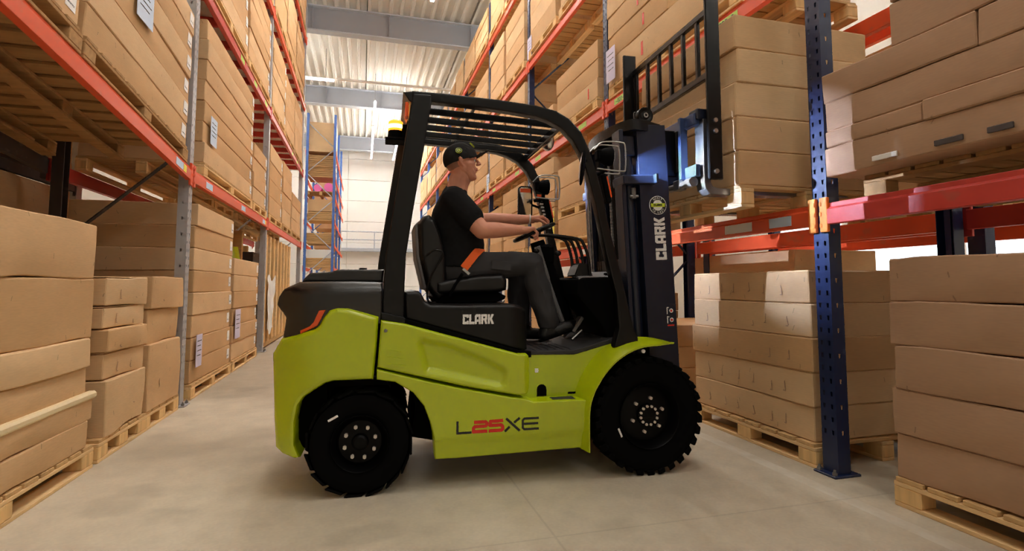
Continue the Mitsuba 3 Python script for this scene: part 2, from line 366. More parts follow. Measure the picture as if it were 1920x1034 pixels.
def frame(xf_, y, H, depth, m, sgn, label='', fine=False, brace=True, mb=None, mr=None):
    """upright frame: front post with its face at x=xf_, rear post 'depth' behind; sgn=+1: the face looks towards +x"""
    t = thing('upright_frame', label, 'rack upright', 'upright frames of the racks')
    base = T().translate([xf_, y, 0]) if sgn > 0 else T().translate([xf_, y, 0]).rotate([0, 0, 1], 180)
    part('post', t, post_shape(H, fine, m), base)
    part('rear_post', t, post_shape(H, False, mr or m), base @ T().translate([-depth, 0, 0]).rotate([0, 0, 1], 180))
    part('base_plate', t, shape(chbox(-.14, .05, -.08, .08, 0, .014, .003), m), base)
    for a in (-.055, .055): part('anchor_bolt', t, shape(cat(cyl((.028, a, .014), (.028, a, .03), .014, 6), cyl((.028, a, .03), (.028, a, .045), .007, 8)), 'dull_steel'), base)
    if brace:
        z, s = .5, 0
        while z + .9 < H:
            a, b = (-.08, -depth + .08) if s % 2 == 0 else (-depth + .08, -.08)
            part('brace', t, shape(cyl((a, 0, z), (b, 0, z + .9), .016, 4), mb or m), base); z += 1.0; s += 1
    return t
def beam(x, ya, yb, zc, m, sgn, label, conn=None, group='rack beams', fine=True, loc=None, xf=None):
    """box beam on the rack face x, its outer side towards sgn"""
    t = thing('rack_beam', label, 'rack beam', group)
    p = sg.Polygon([(0, -.065), (.05, -.065), (.05, .025), (.032, .038), (.032, .065), (0, .065)]).buffer(-.004).buffer(.004)
    b = ext(p, yb - ya); b.apply_transform(np.array([[sgn, 0, 0, x - sgn * .03], [0, 0, 1, ya], [0, 1, 0, zc], [0, 0, 0, 1.]]))
    if sgn < 0: b.invert()
    b.fix_normals()
    part('bar', t, shape(b, m), xf)
    for y in (ya, yb):
        s = 1 if y == ya else -1
        c = cat(chbox(min(x, x + sgn * .022), max(x, x + sgn * .022), min(y - s * .045, y + s * .012), max(y - s * .045, y + s * .012), zc - .11, zc + .1, .003))
        k = part('end_connector', t, shape(c, conn or m), xf)
        if fine:
            for z in (zc - .07, zc, zc + .06):
                part('hook', k, shape(chbox(min(x + sgn * .02, x + sgn * .028), max(x + sgn * .02, x + sgn * .028), y - s * .035 - .008, y - s * .035 + .008, z - .012, z + .012, .002), conn or m), xf)
    if loc:
        for yl, col, wd, txt in loc:
            xx = x + sgn * .0205
            k = part('location_label', t, shape(box(min(xx, xx + sgn * .0015), max(xx, xx + sgn * .0015), yl - wd / 2, yl + wd / 2, zc - .045, zc + .02), col), xf)
            if txt:
                tx = meshkit.text_mesh(txt, .042, .001, bold=True); tx.apply_translation((-tx.bounds[:, 0].mean(), 0, 0))
                M = np.array([[0, 0, sgn, xx + sgn * .0015], [sgn, 0, 0, yl], [0, 1, 0, zc - .034], [0, 0, 0, 1.]]); tx.apply_transform(M)
                part('lettering', k, shape(tx, 'ink'), xf)
    return t
# ---- pallets and boxes
PAL = {}
def pallet(key_label, x0, x1, y0, y1, z, fine=True, dark_wood=False, xf=None, gap=.022, group='wooden pallets under the box stacks'):
    t = thing('wooden_pallet', key_label, 'pallet', group)
    L, D = y1 - y0, x1 - x0
    place = T().translate([x0, y0, z]); place = xf @ place if xf is not None else place
    mA, mB = ('pine_dark', 'pine_dark') if dark_wood else ('pine_across', 'pine_along')
    k = (round(L, 2), round(D, 2))
    by = [0, L / 2 - .07, L - .14]; bx = [0, D / 2 - .05, D - .1]
    if not fine:
        if ('m', *k) not in PAL:
            n = max(4, int(L / .16)); w = L / n - .02
            ms = [box(0, D, i * L / n + .01, i * L / n + .01 + w, .123, .145) for i in range(n)]
            ms += [box(a, a + .1, 0, L, .1, .123) for a in bx] + [box(a, a + .1, 0, L, 0, .022) for a in bx]
            ms += [box(a, a + .1, b, b + .14, .022, .1) for a in bx for b in by]
            PAL['m', *k] = cat(*ms)
        put(t, shape(PAL['m', *k], 'pine_across'), place); return t
    n = max(5, int(L / (.145 if gap < .03 else .19)))
    def d(tag, ms, m):
        kk = (tag, *k, m, gap)
        if kk not in PAL: PAL[kk] = shape(ms, m)
        return PAL[kk]
    dk = d('deck', chbox(0, D, 0, L / n - gap, .123, .145, .003), mA)
    for i in range(n): part('deck_board', t, dk, place @ T().translate([0, i * L / n + .011, 0]))
    sb = d('string', chbox(0, .1, 0, L, .1, .1225, .003), mB); kb = d('skid', chbox(0, .1, 0, L, 0, .0215, .003), mB)
    bl = d('block', chbox(0, .1, 0, .14, .022, .0995, .004), 'pine_dark' if dark_wood else 'pine_block')
    for a in bx:
        part('stringer_board', t, sb, place @ T().translate([a, 0, 0]))
        part('skid_board', t, kb, place @ T().translate([a, 0, 0]))
        for b in by: part('block', t, bl, place @ T().translate([a, b, 0]))
    return t
BOX = {}
def soft_box(sx, sy, sz, seed, soft=.004):
    """a carton: chamfered, its faces a little bulged and its corners a little crushed"""
    k = (round(sx, 2), round(sy, 2), round(sz, 3), seed, soft)
    if k not in BOX:
        m = cham(sx, sy, sz, .006)
        if soft > .002:
            man = m3.Manifold(m3.Mesh(np.asarray(m.vertices, np.float32), np.asarray(m.faces, np.uint32))).refine_to_length(max(.09, min(sx, sy) / 7)); m = tm(man)
            v = m.vertices; rg = np.random.default_rng(seed)
            o = (meshkit.noise(v * 3.1 + seed * 7.7)[:, None] - .5) * np.sign(v) * soft * 1.6
            bul = np.cos(np.clip(v[:, 1] / sy, -.5, .5) * PI) * np.cos(np.clip(v[:, 2] / sz, -.5, .5) * PI) * soft
            v[:, 0] += np.sign(v[:, 0]) * bul * (np.abs(v[:, 0]) > sx * .48)
            v[:, 2] -= .6 * soft * np.cos(v[:, 1] / sy * PI) * np.cos(v[:, 0] / sx * PI) * rg.uniform(-1, 1.2)
            m.vertices = v + o
        m.apply_translation((0, 0, sz / 2)); BOX[k] = m
    return BOX[k]
rg = random.Random(7)
nbox = [0]
def carton(label, x0, x1, y0, y1, z0, z1, face, near=False, group='cardboard boxes on the racks', mt=None, sticker=None, tape=None, slits=0, jit=.008, xf=None, soft=None):
    """face: -1 = front looks to -x (right rack), +1 = to +x (left rack)"""
    t = thing('cardboard_box', label, 'box', group); nbox[0] += 1
    sx, sy, sz = x1 - x0, y1 - y0, z1 - z0 - .003
    sd = rg.randrange(3)
    m = mt or rg.choice(CARD)
    dx = rg.uniform(-jit, jit); dy = rg.uniform(-jit, jit); dr_ = rg.uniform(-.35, .35) if near else rg.uniform(-.5, .5)
    P = T().translate([(x0 + x1) / 2 + dx, (y0 + y1) / 2 + dy, z0]).rotate([0, 0, 1], dr_)
    if xf is not None: P = xf @ P
    sh = shape(soft_box(sx, sy, sz, sd, soft or (.007 if near else .0015)), m, smooth=25 if near else False)
    simple = not (sticker or tape or slits or near)
    if simple: put(t, sh, P)
    else: part('carton', t, sh, P)
    fx = face * (sx / 2 + .0045)
    def strip(nm, ya, yb, za, zb, m_):
        part(nm, t, shape(box(min(fx, fx + face * .0015), max(fx, fx + face * .0015), ya, yb, za, zb), m_), P)
    if sticker: strip('sticker', *sticker, 'paper_white'); a = sticker; strip('print_line', a[0] + .015, a[1] - .015, a[2] + .25 * (a[3] - a[2]), a[2] + .35 * (a[3] - a[2]), 'ink')
    if tape: strip('tape_mark', *tape, 'tape_red')
    if slits:
        ms = []
        for i in range(slits):
            y = sy * (-.4 + .8 * (i + .5) / slits) + rg.uniform(-.03, .03); z = sz * rg.uniform(.35, .5)
            ms.append(rot(box(min(fx, fx + face * .002), max(fx, fx + face * .002), y - .003, y + .003, z - .03, z + .03), [1, 0, 0], rg.uniform(-18, 8), (0, y, z)))
            ms.append(box(min(fx, fx + face * .002), max(fx, fx + face * .002), y - .004, y + .016, z - .036, z - .030))
        part('finger_slits', t, shape(cat(*ms), 'cardboard_3'), P, kind='stuff')
    if near:
        part('flap_edge', t, shape(chbox(-sx / 2 + .01, sx / 2 - .01, -sy / 2 + .006, sy / 2 - .006, sz - .003, sz + .0015, .001), m), P)
    return t
def up(i, n): return 'topmost' if i == n - 1 else ('lowest' if i == 0 else ORD[i] + '-lowest')
LEVEL = ['floor', 'first beam level', 'second beam level', 'third beam level', 'fourth beam level']
seen = {}
def stack(side_, lev, z, y0, y1, n, h, x0, x1, near=False, gap=.022, fine=True, xf=None, sticker=True, slits=0, dark_wood=False, tape=False, mt=None, tiers=0, where=None):
    """pallet + n boxes; counted from the camera along each level"""
    c = seen.get((side_, lev), 0); seen[side_, lev] = c + 1
    w = where or (f'{ORD[c]} stack along the {side_} rack floor' if lev == 0 else f'{ORD[c]} stack along the {side_} rack, {LEVEL[lev]}')
    face = 1 if side_ == 'left' else -1
    pallet(f'wooden pallet under the {w}', x0 - (.0 if face > 0 else .02), x1 + (.02 if face > 0 else 0), y0 - .02, y1 + .02, z, fine, dark_wood, xf, gap)
    zz = z + .148
    for i in range(n):
        st = None; sy = y1 - y0; tp = None
        if sticker and face > 0 and fine: st = (sy / 2 - .16, sy / 2 - .05, h * .28, h * .8)
        if tape and rg.random() < .5: q = -sy * rg.uniform(.05, .4) * (1 if rg.random() < .7 else -1); tp = (q, q + .03, h * .2, h * .75)
        if tiers and i == tiers:
            pallet(f'upper wooden pallet between boxes of the {w}', x0, x1, y0 - .01, y1 + .01, zz, fine, False, xf); zz += .148
        carton(f'{up(i, n)} cardboard box of the {w}', x0, x1, y0 + rg.uniform(0, .02), y1 - rg.uniform(0, .03), zz, zz + h, face, near, mt=mt, sticker=st, slits=slits, tape=tp, xf=xf)
        zz += h
    return zz

# ---- left rack: grey posts, face at x=-1.6
LX, LB = -1.6, -2.75
LP = [1.3, 5.75, 10.0, 15.3]
LZ = [2.17, 4.1, 5.9, 7.75]
for i, y in enumerate(LP[1:]):
    frame(LX, y, 8.9, 1.1, 'galvanised', 1, ['grey perforated upright of the left rack nearest the camera', 'grey upright of the left rack beside the slatted crate', 'grey upright at the far end of the left rack'][i], fine=i < 2, mr='beam_dark' if i == 0 else None, mb='beam_dark' if i == 0 else None)  # first rear post and braces coloured dark, standing in for shade back there
TILT = T().translate([0, 5.75, 2.17]).rotate([1, 0, 0], -5.5).translate([0, -5.75, -2.17])
for b in range(3):
    ya, yb = LP[b] + .06, LP[b + 1] - .06
    for l, zc in enumerate(LZ):
        if b == 0 and l > 0: continue
        bay = ['in the near bay at far left', 'between the first and second grey posts', 'between the second and third grey posts'][b]
        m = 'rack_orange' if l != 1 else 'rack_red'
        loc = [(yb - .35, 'paper_blue', .2, ''), (yb - .2, 'paper_yellow', .08, '')] if l == 0 and b < 2 else ([(yb - .5 - .9 * j, 'paper_green', .22, '') for j in range(3)] if l == 1 else None)
        if b == 1 and l == 0: loc += [(ya + .5, 'paper_blue', .25, ''), (ya + 2.2, 'paper_blue', .25, '')]
        beam(LX, ya, yb, zc, m, 1, f'orange front beam of the left rack at {["first", "second", "third", "fourth"][l]} level {bay}', fine=b < 2, loc=loc, xf=TILT if b == 0 else None)
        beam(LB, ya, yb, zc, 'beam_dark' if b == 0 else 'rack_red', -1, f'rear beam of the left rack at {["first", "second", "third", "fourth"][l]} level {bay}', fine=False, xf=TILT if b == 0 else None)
        if b > 0 and l in (1, 2, 3):
            t = thing('rack_shelf', f'pale shelf on red bars, left rack {["", "second", "third", "fourth"][l]} level, {["", "bay before", "bay beyond"][b]} second post', 'shelf', 'shelf boards of the left rack')
            part('board', t, shape(chbox(LB + .03, LX - .03, ya, yb, zc + .066, zc + .084, .003), 'plaster'))
            y = ya + .25
            while y < yb - .1:
                part('cross_bar', t, shape(chbox(LB + .03, LX - .03, y - .03, y + .03, zc - .03, zc + .065, .004), 'rack_red')); y += .62
lz = [0] + [z + .066 for z in LZ]
L0, L1x = -2.72, -1.6
# near bay, first level: tilted as the beam is
stack('left', 1, lz[1], 2.05, 3.55, 6, .222, L0, L1x - .01, near=True, xf=TILT, dark_wood=True, gap=.055)  # darker wood puts the underside shade into the pallet colour
stack('left', 1, lz[1], 3.62, 5.56, 6, .222, L0, L1x - .01, near=True, xf=TILT, dark_wood=True, gap=.055)
# near bay, floor
def near_left(y0, y1, zs, where, x1=L1x, sl=True, px1=None):
    pallet(f'wooden pallet under the {where}', L0 + .3, x1 + .02, y0 - .05, y1 + .04, 0)
    n = len(zs) - 1
    for i in range(n):
        carton(f'{up(i, n)} cardboard box of the {where}', L0 + .3, x1 + rg.uniform(-.015, .02), y0 + rg.uniform(-.03, .02), y1 - rg.uniform(-.01, .05), zs[i], zs[i + 1], 1, True, jit=.014, soft=.014, slits=2)
near_left(2.3, 3.95, [.148, .305, .45, .63, .80, 1.16, 1.49], 'tall stack at the left edge of the picture')
near_left(4.1, 4.78, [.148, .50, .68, .83, .98, 1.175], 'narrow left stack behind the tall edge stack')
near_left(4.84, 5.56, [.148, .66, .93, 1.19], 'stack just before the first grey post')
solo('edge_protector', 'pale cardboard edge strip across the tall stack at left edge', 'edge strip', shape(chbox(L1x - .02, L1x + .032, 2.32, 3.97, .428, .472, .012), 'strip_pale'))
seen['left', 0] = 0
# deeper second row, in the dark behind
for y0, y1 in ((2.2, 4.4), (4.5, 6.6)):
    w = 'dark back row stack behind the near left stacks' if y0 < 3 else 'dark back row stack behind first grey post'
    pallet(f'pallet under the {w}', -4.0, -2.95, y0, y1, 0, fine=False)
    for i in range(3): carton(f'{up(i, 3)} long cardboard box of the {w}', -4.0, -2.95, y0, y1, .148 + i * .648, .148 + (i + 1) * .648, 1)
for y0, y1, w in ((.6, 2.1, 'near end of the dark back row'), (2.2, 4.4, 'back row above the near left stacks'), (4.5, 6.6, 'back row above first grey post')):
    pallet(f'pallet at beam level in the {w}', -4.0, -2.95, y0, y1, 2.24, fine=False)
    for i in range(2): carton(f'{up(i, 2)} big cardboard box at beam level in the {w}', -4.0, -2.95, y0, y1, 2.39 + i * .8, 2.39 + (i + 1) * .8, 1)
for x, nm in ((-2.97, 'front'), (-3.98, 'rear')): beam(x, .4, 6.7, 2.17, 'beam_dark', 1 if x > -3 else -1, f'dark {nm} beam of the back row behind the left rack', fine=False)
for y in (.34, 6.76): frame(-2.94, y, 5.0, 1.06, 'galvanised', 1, f'grey upright of the dark back row, the {"near" if y < 1 else "far"} one', fine=False)
stack('left', 0, 0, 6.02, 7.64, 8, .224, L0, L1x - .01, near=True, where='tall floor stack right of the first grey post')
stack('left', 0, 0, 7.76, 9.4, 6, .221, L0, L1x - .01, near=True, where='lower floor stack before the second grey post')
stack('left', 1, lz[1], 6.15, 8.66, 7, .219, L0, L1x - .01, near=True)
stack('left', 1, lz[1], 8.76, 9.9, 4, .222, L0, L1x - .01)
stack('left', 2, lz[2] + .02, 6.1, 8.0, 5, .25, L0, L1x - .01); stack('left', 2, lz[2] + .02, 8.12, 9.9, 6, .22, L0, L1x - .01)
stack('left', 3, lz[3] + .02, 8.1, 9.9, 5, .25, L0, L1x - .01)
for (a, b, n, h) in ((10.2, 11.7, 4, .31), (11.85, 13.2, 4, .325), (13.35, 15.1, 3, .30)): stack('left', 1, lz[1], a, b, n, h, L0, L1x - .01, fine=a < 11)
for (a, b, n, h) in ((10.2, 11.8, 5, .26), (11.9, 13.4, 4, .3), (13.5, 15.1, 4, .32)): stack('left', 2, lz[2] + .02, a, b, n, h, L0, L1x - .01, fine=a < 11)
for (a, b, n, h) in ((10.2, 11.7, 4, .33), (11.8, 13.3, 5, .27), (13.45, 15.1, 5, .26)): stack('left', 3, lz[3] + .02, a, b, n, h, L0, L1x - .01, fine=False)
for (a, b, n, h) in ((13.5, 15.1, 3, .3),): stack('left', 4, lz[4] + .02, a, b, n, h, L0, L1x - .01, fine=False)
# slatted crate in the second bay
t = thing('slatted_crate', 'tall slatted wooden crate standing on the floor behind the second grey post', 'crate')
for i, y in enumerate(np.linspace(10.15, 13.28, 8)): part('slat', t, shape(chbox(-1.69, -1.62, y, y + (.16 if i in (0, 7) else .12), .12, 2.0, .004), 'pine_along' if i % 2 else 'pine_block'))
for z in (.16, 1.0, 1.88): part('rail', t, shape(chbox(-1.75, -1.69, 10.15, 13.4, z, z + .13, .004), 'pine_along'))
for y in (10.15, 13.25): part('corner_post', t, shape(chbox(-2.6, -2.5, y, y + .1, .1, 2.0, .004), 'pine_block'))
part('base', t, shape(chbox(-2.6, -1.66, 10.15, 13.4, .02, .12, .006), 'pine_across'))
part('content', t, shape(chbox(-2.5, -1.85, 10.3, 13.2, .12, 1.7, .01), 'beam_dark'))
u, v = np.meshgrid(np.linspace(0, 1, 14), np.linspace(0, 1, 18)); u, v = u.ravel(), v.ravel()
fv = np.column_stack([-1.6 + .03 * meshkit.noise(np.column_stack([u * 6, v * 7, u * 0])), 10.25 + .9 * u * (1 - .4 * v), 1.25 - .95 * v + .06 * np.sin(u * 9)])
fi = [(a * 14 + b, a * 14 + b + 1, (a + 1) * 14 + b + 1, (a + 1) * 14 + b) for a in range(17) for b in range(13)]
scene['film_clear'] = {'type': 'twosided', 'bsdf': {'type': 'principled', 'base_color': rgb(.75, .77, .76), 'roughness': .25, 'specular': .6}}
solo('plastic_film', 'crumpled clear plastic film hanging on the slatted crate', 'plastic film', shape((fv, np.array(fi)), 'film_clear', smooth=True))
# odds and ends on top of the lower floor stack
t = thing('wrapped_goods', 'white wrapped goods in a wooden frame above the lower floor stack', 'wrapped goods')
part('frame', t, shape(cat(chbox(-2.6, -2.5, 8.0, 9.7, 1.5, 2.0, .004), chbox(-2.5, -1.9, 9.6, 9.7, 1.48, 2.0, .004), chbox(-2.5, -1.9, 8.0, 8.06, 1.5, 1.9, .004)), 'pine_across'))
part('wrap', t, shape(cyl((-2.2, 8.8, 1.5), (-2.2, 8.8, 1.92), .3, 14, .1), 'film_white', smooth=30)); part('liner', t, shape(cyl((-2.0, 9.35, 1.5), (-2.0, 9.35, 1.72), .14, 12, .1), 'lime', smooth=30))
# ---- far rack beyond the left rack: blue end frame, boards and pallets
FX = -1.1
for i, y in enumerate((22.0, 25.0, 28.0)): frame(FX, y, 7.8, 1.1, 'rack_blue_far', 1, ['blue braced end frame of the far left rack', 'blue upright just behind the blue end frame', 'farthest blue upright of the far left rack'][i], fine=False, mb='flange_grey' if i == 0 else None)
fl = [1.75, 2.65, 3.55, 4.55, 5.25, 6.25]
for b, (ya, yb) in enumerate(((22.06, 24.94), (25.06, 27.94), (28.06, 30.2))):
    for l, z in enumerate(fl):
        beam(FX, ya, yb, z, 'rack_orange', 1, f'thin orange beam of the far left rack, {ORD[l]} level up, {["nearest", "middle", "farthest"][b]} bay', fine=False)
        if b == 0: beam(FX - 1.1, ya, yb, z, 'rack_orange', -1, f'rear orange beam of the far left rack, {ORD[l]} level up', fine=False)
def boards(label, y, z, n, th=.05, m='pine_across', x0=-2.15, x1=-1.12, dy=1.2, c='board stack'):
    ms = [chbox(x0 + rg.uniform(0, .06), x1 - rg.uniform(0, .05), y + rg.uniform(0, .03), y + dy, z + i * th, z + (i + 1) * th - .008, .003) for i in range(n)]
    t = thing('board_stack', label, c)
    for q in ms: part('board', t, shape(q, m))
for l, (z, n, th, lab) in enumerate(((1.82, 5, .07, 'pale boards low in the far blue rack'), (2.72, 6, .07, 'dark boards above the low boards in far blue rack'), (3.62, 5, .07, 'stacked boards in the middle of the far blue rack'), (5.32, 11, .08, 'reddish planks high in the far blue rack under the cream box'))):
    boards('stack of ' + lab, 22.1, z, n, th, 'pine_across' if l != 3 else 'pine_dark')
pallet('pallet in the far blue rack under the pink rolls', -2.15, -1.12, 22.1, 23.3, 4.62, fine=False)
for i, x in enumerate((-1.75, -1.35)): solo('foam_roll', ['bright pink roll in the far blue rack, the left one', 'bright pink roll in the far blue rack, the right one'][i], 'roll', shape(cyl((x, 22.1, 4.9 + .04 * i), (x, 23.2, 4.9 + .04 * i), .15 + .02 * i, 16), 'pink_foam', smooth=40))
carton('large cream box on top of the far blue rack', -2.15, -1.12, 22.1, 23.4, 6.33, 7.5, 1, mt='cardboard_2')
carton('tilted brown box in the far blue rack over the middle boards', -2.1, -1.2, 22.1, 23.3, 3.98, 4.45, 1)
carton('grey-white carton at the bottom of the far blue rack', -2.1, -1.2, 22.15, 23.3, 2.165, 2.5, 1, mt='film_white')
for b, ya in enumerate((25.2, 28.2)):
    for l, z in enumerate(fl[:5]): carton(f'box of the far left rack behind the blue frame, {ORD[l]} level, {["nearer", "farther"][b]} bay', -2.1, -1.15, ya, ya + 1.9, z + .07, z + .6, 1)

# ---- right rack: dark blue posts, face at x=2.7
RX, RB = 2.7, 3.85
RP = [-.35, 2.68, 5.67, 8.72, 11.74, 14.9, 17.9, 20.9, 23.9, 26.9]
RZ = [1.55, 3.17, 4.88, 6.6]
for i, y in enumerate(RP[1:]):
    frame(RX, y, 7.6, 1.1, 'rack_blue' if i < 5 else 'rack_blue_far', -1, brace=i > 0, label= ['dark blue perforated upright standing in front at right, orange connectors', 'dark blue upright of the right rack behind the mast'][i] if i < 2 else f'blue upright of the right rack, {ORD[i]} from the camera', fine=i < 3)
for b in range(9):
    ya, yb = RP[b] + .06, RP[b + 1] - .06
    for l, zc in enumerate(RZ):
        if b == 0 and l > 0: continue
        m = 'rack_red' if b == 0 else 'rack_orange'
        loc = None
        if l == 0 and b == 1: loc = [(yb - 2.2, 'paper_white', .3, ''), (ya + .25, 'paper_blue', .2, '')]
        if l == 1 and b == 1: loc = [(ya + .75, 'paper_green', .3, '-020-0'), (yb - .35, 'paper_green', .3, '-020-0')]
        if l == 1 and 1 < b < 5: loc = [(ya + .6, 'paper_green', .26, ''), (yb - .5, 'paper_green', .26, '')]
        if l == 0 and 1 < b < 4: loc = [(ya + .4, 'paper_white', .5, '')]
        w = ['in the near bay right of the front blue post', 'behind the raised load'][b] if b < 2 else f'in the {ORD[b]} bay from the camera'
        beam(RX, ya, yb, zc, m, -1, f'{"red" if b == 0 else "orange"} front beam of the right rack, {["first", "second", "third", "fourth"][l]} level, {w}', conn='connector_orange' if b < 2 and l == 0 else m, fine=b < 3, loc=loc)
        if b < 3 or (b < 5 and l == 0): beam(RB, ya, yb, zc, m, 1, f'rear beam of the right rack, {["first", "second", "third", "fourth"][l]} level, {w}', fine=False)
rz = [0] + [z + .066 for z in RZ]
R0, R1 = 2.68, 3.78
# near bay
pallet('wooden pallet under the brown floor stack at the right edge', R0 - .03, R1, .95, 2.24, 0)
for i in range(5): carton(f'{up(i, 5)} cardboard box of the floor stack at the right edge', R0 - .02, R1, .95, 2.22, .148 + i * .222, .148 + (i + 1) * .222, -1, True, mt='cardboard_3', jit=.012, soft=.012)
w = 'beam stack at top right'
pallet(f'wooden pallet under the {w}', R0 + .16, R1, .7, 2.5, rz[1], dark_wood=True)
lay = [([.7, 1.45, 2.58], 1.76, 1.93), ([.7, 1.98, 2.57], 1.93, 2.03), ([.7, 2.57], 2.03, 2.2), ([.7, 1.72, 2.57], 2.2, 2.37), ([.7, 2.13], 2.37, 2.6), ([.7, 1.75, 2.13], 2.6, 2.8)]
q = ['lowest', 'second-lowest', 'third-lowest', 'fourth-lowest', 'second-highest', 'topmost']
for j, (ys, za, zb) in enumerate(lay):
    for i in range(len(ys) - 1):
        carton(f'{q[j]} cardboard box of the {w}' + (f', {"right" if i == 0 else "left"} one of its layer' if len(ys) > 2 else ''), R0 - .03, R1, ys[i] + .004, ys[i + 1] - .004, za, zb, -1, True, mt='cardboard_3', jit=.006, soft=.008)
# the bay behind the camera, which the truck's mirror shows
frame(RX, RP[0], 7.6, 1.1, 'rack_blue', -1, 'dark blue upright of the right rack beside the camera', fine=False, brace=False)
frame(RX, -3.4, 7.6, 1.1, 'rack_blue', -1, 'dark blue upright of the right rack behind the camera', fine=False, brace=False)
for x, sg_ in ((RX, -1), (RB, 1)): beam(x, -3.34, -.41, RZ[0], 'rack_red', sg_, f'{"front" if sg_ < 0 else "rear"} beam of the right rack behind the camera', fine=False)
for y0, y1, w in ((-3.25, -1.95, 'far mirror-side stack behind the camera'), (-1.85, -.5, 'near mirror-side stack behind the camera')):
    pallet(f'pallet under the {w}', R0, R1, y0, y1, rz[1], fine=False)
    for i in range(4): carton(f'{up(i, 4)} box of the {w}', R0, R1, y0, y1, rz[1] + .148 + i * .26, rz[1] + .148 + (i + 1) * .26, -1)
lo = [k for k in scene if k.startswith('cardboard_box') and 'lowest cardboard box of the beam stack at top right, left' in labels.get(k.split('__')[0], {}).get('label', '')][0].split('__')[0]
for y0, y1, m_ in ((2.12, 2.26, 'paper_white'), (1.80, 1.93, 'beam_dark'), (1.60, 1.70, 'beam_dark')):
    part('hand_slot' if m_ == 'beam_dark' else 'sticker', lo, shape(chbox(R0 - .046, R0 - .036, y0, y1, 1.785, 1.812, .002), m_))
# second bay: floor stack with finger slits, back row
stack('right', 0, 0, 2.8, 4.06, 5, .214, R0 + .03, R1 + .05, near=True, slits=6, where='floor stack left of the front blue post')
stack('right', 0, 0, 4.5, 5.5, 3, .2, R0 + .05, R1, near=True, slits=4, where='low floor stack half hidden by the mast')
pallet('pallet under the tall pale stack behind the slit boxes', 4.0, 5.0, 4.3, 5.95, 0, fine=False)
for i in range(3): carton(f'{up(i, 3)} box of the tall pale stack behind the slit boxes', 4.0, 5.0, 4.3, 5.95, .148 + i * .44, .148 + (i + 1) * .44, -1)
for x, nm in ((4.02, 'front'), (5.0, 'rear')):
    for z, l in ((1.55, 'first'), (3.17, 'second')): beam(x, 2.74, 5.6, z, 'rack_orange', -1 if x < 4.5 else 1, f'{nm} orange beam of the second row behind the raised load, {l} level', fine=False)
for y, w in ((2.68, 'near'), (5.67, 'far')): frame(3.99, y, 7.6, 1.04, 'rack_blue', -1, f'dark blue {w} upright of the second row behind the raised load', fine=False, brace=False)
for z, n, w in ((1.616, 3, 'second row stack behind the raised load'),):
    for q, (y0, y1) in enumerate(((2.8, 4.1),)):
        pallet(f'pallet under the {["near", "far"][q]} {w}', 4.0, 5.0, y0, y1, z, fine=False)
        for i in range(n): carton(f'{up(i, n)} box of the {["near", "far"][q]} {w}', 4.0, 5.0, y0, y1, z + .148 + i * .42, z + .148 + (i + 1) * .42, -1)
# second level above the load
w = 'stack above the raised load'
pallet(f'wooden pallet under the {w}', R0, R1, 3.3, 5.56, rz[2])
carton(f'long bottom cardboard box of the {w}', R0, R1, 3.35, 5.56, rz[2] + .148, rz[2] + .45, -1, True, tape=(.3, .34, .06, .2))
for i in range(4): carton(f'{["second-lowest", "third-lowest", "second-highest", "topmost"][i]} cardboard box of the {w}', R0, R1, 4.3, 5.55, rz[2] + .452 + i * .25, rz[2] + .452 + (i + 1) * .25, -1, True, tape=(-.2 + .1 * i, -.165 + .1 * i, .06, .18))
# further bays
stack('right', 1, rz[1], 5.85, 7.25, 3, .285, R0, R1, near=True, tape=True, tiers=1)
stack('right', 1, rz[1], 7.4, 8.58, 5, .25, R0, R1, near=True, tape=True)
stack('right', 1, rz[1], 8.9, 10.4, 5, .232, R0, R1, near=True); stack('right', 1, rz[1], 10.5, 11.6, 4, .24, R0, R1)
stack('right', 2, rz[2], 5.85, 7.3, 3, .24, R0, R1, near=True, tape=True); stack('right', 2, rz[2], 7.45, 8.55, 2, .22, R0, R1)
stack('right', 2, rz[2], 8.9, 10.2, 4, .33, R0, R1); stack('right', 2, rz[2], 10.35, 11.6, 4, .28, R0, R1, tiers=2)
stack('right', 3, rz[3], 5.85, 7.1, 4, .3, R0, R1, tape=True); stack('right', 3, rz[3], 7.25, 8.58, 4, .3, R0, R1, tape=True)
stack('right', 3, rz[3], 8.9, 10.2, 4, .3, R0, R1); stack('right', 3, rz[3], 10.35, 11.6, 4, .3, R0, R1)
stack('right', 4, rz[4], 8.9, 10.2, 3, .3, R0, R1); stack('right', 4, rz[4], 10.35, 11.6, 3, .3, R0, R1)
stack('right', 0, 0, 5.95, 7.2, 4, .22, R0, R1); stack('right', 0, 0, 7.4, 8.55, 5, .22, R0, R1); stack('right', 0, 0, 8.95, 10.3, 4, .22, R0, R1)
for b in range(4, 9):
    for l in range(5):
        if (l == 0 and b > 3) or (l == 1 and b > 4) or (l == 2 and b > 7): continue
        ya = RP[b] + .12; yb = RP[b + 1] - .12; mid = (ya + yb) / 2
        for a, c in ((ya, mid - .04), (mid + .04, yb)):
            n = rg.choice([3, 3, 4]) if b < 6 else 2
            hh = (1.05 if l < 4 else .8) * rg.uniform(.75, 1) / n
            stack('right', l, rz[l], a, c, n, hh, R0, R1, fine=False)
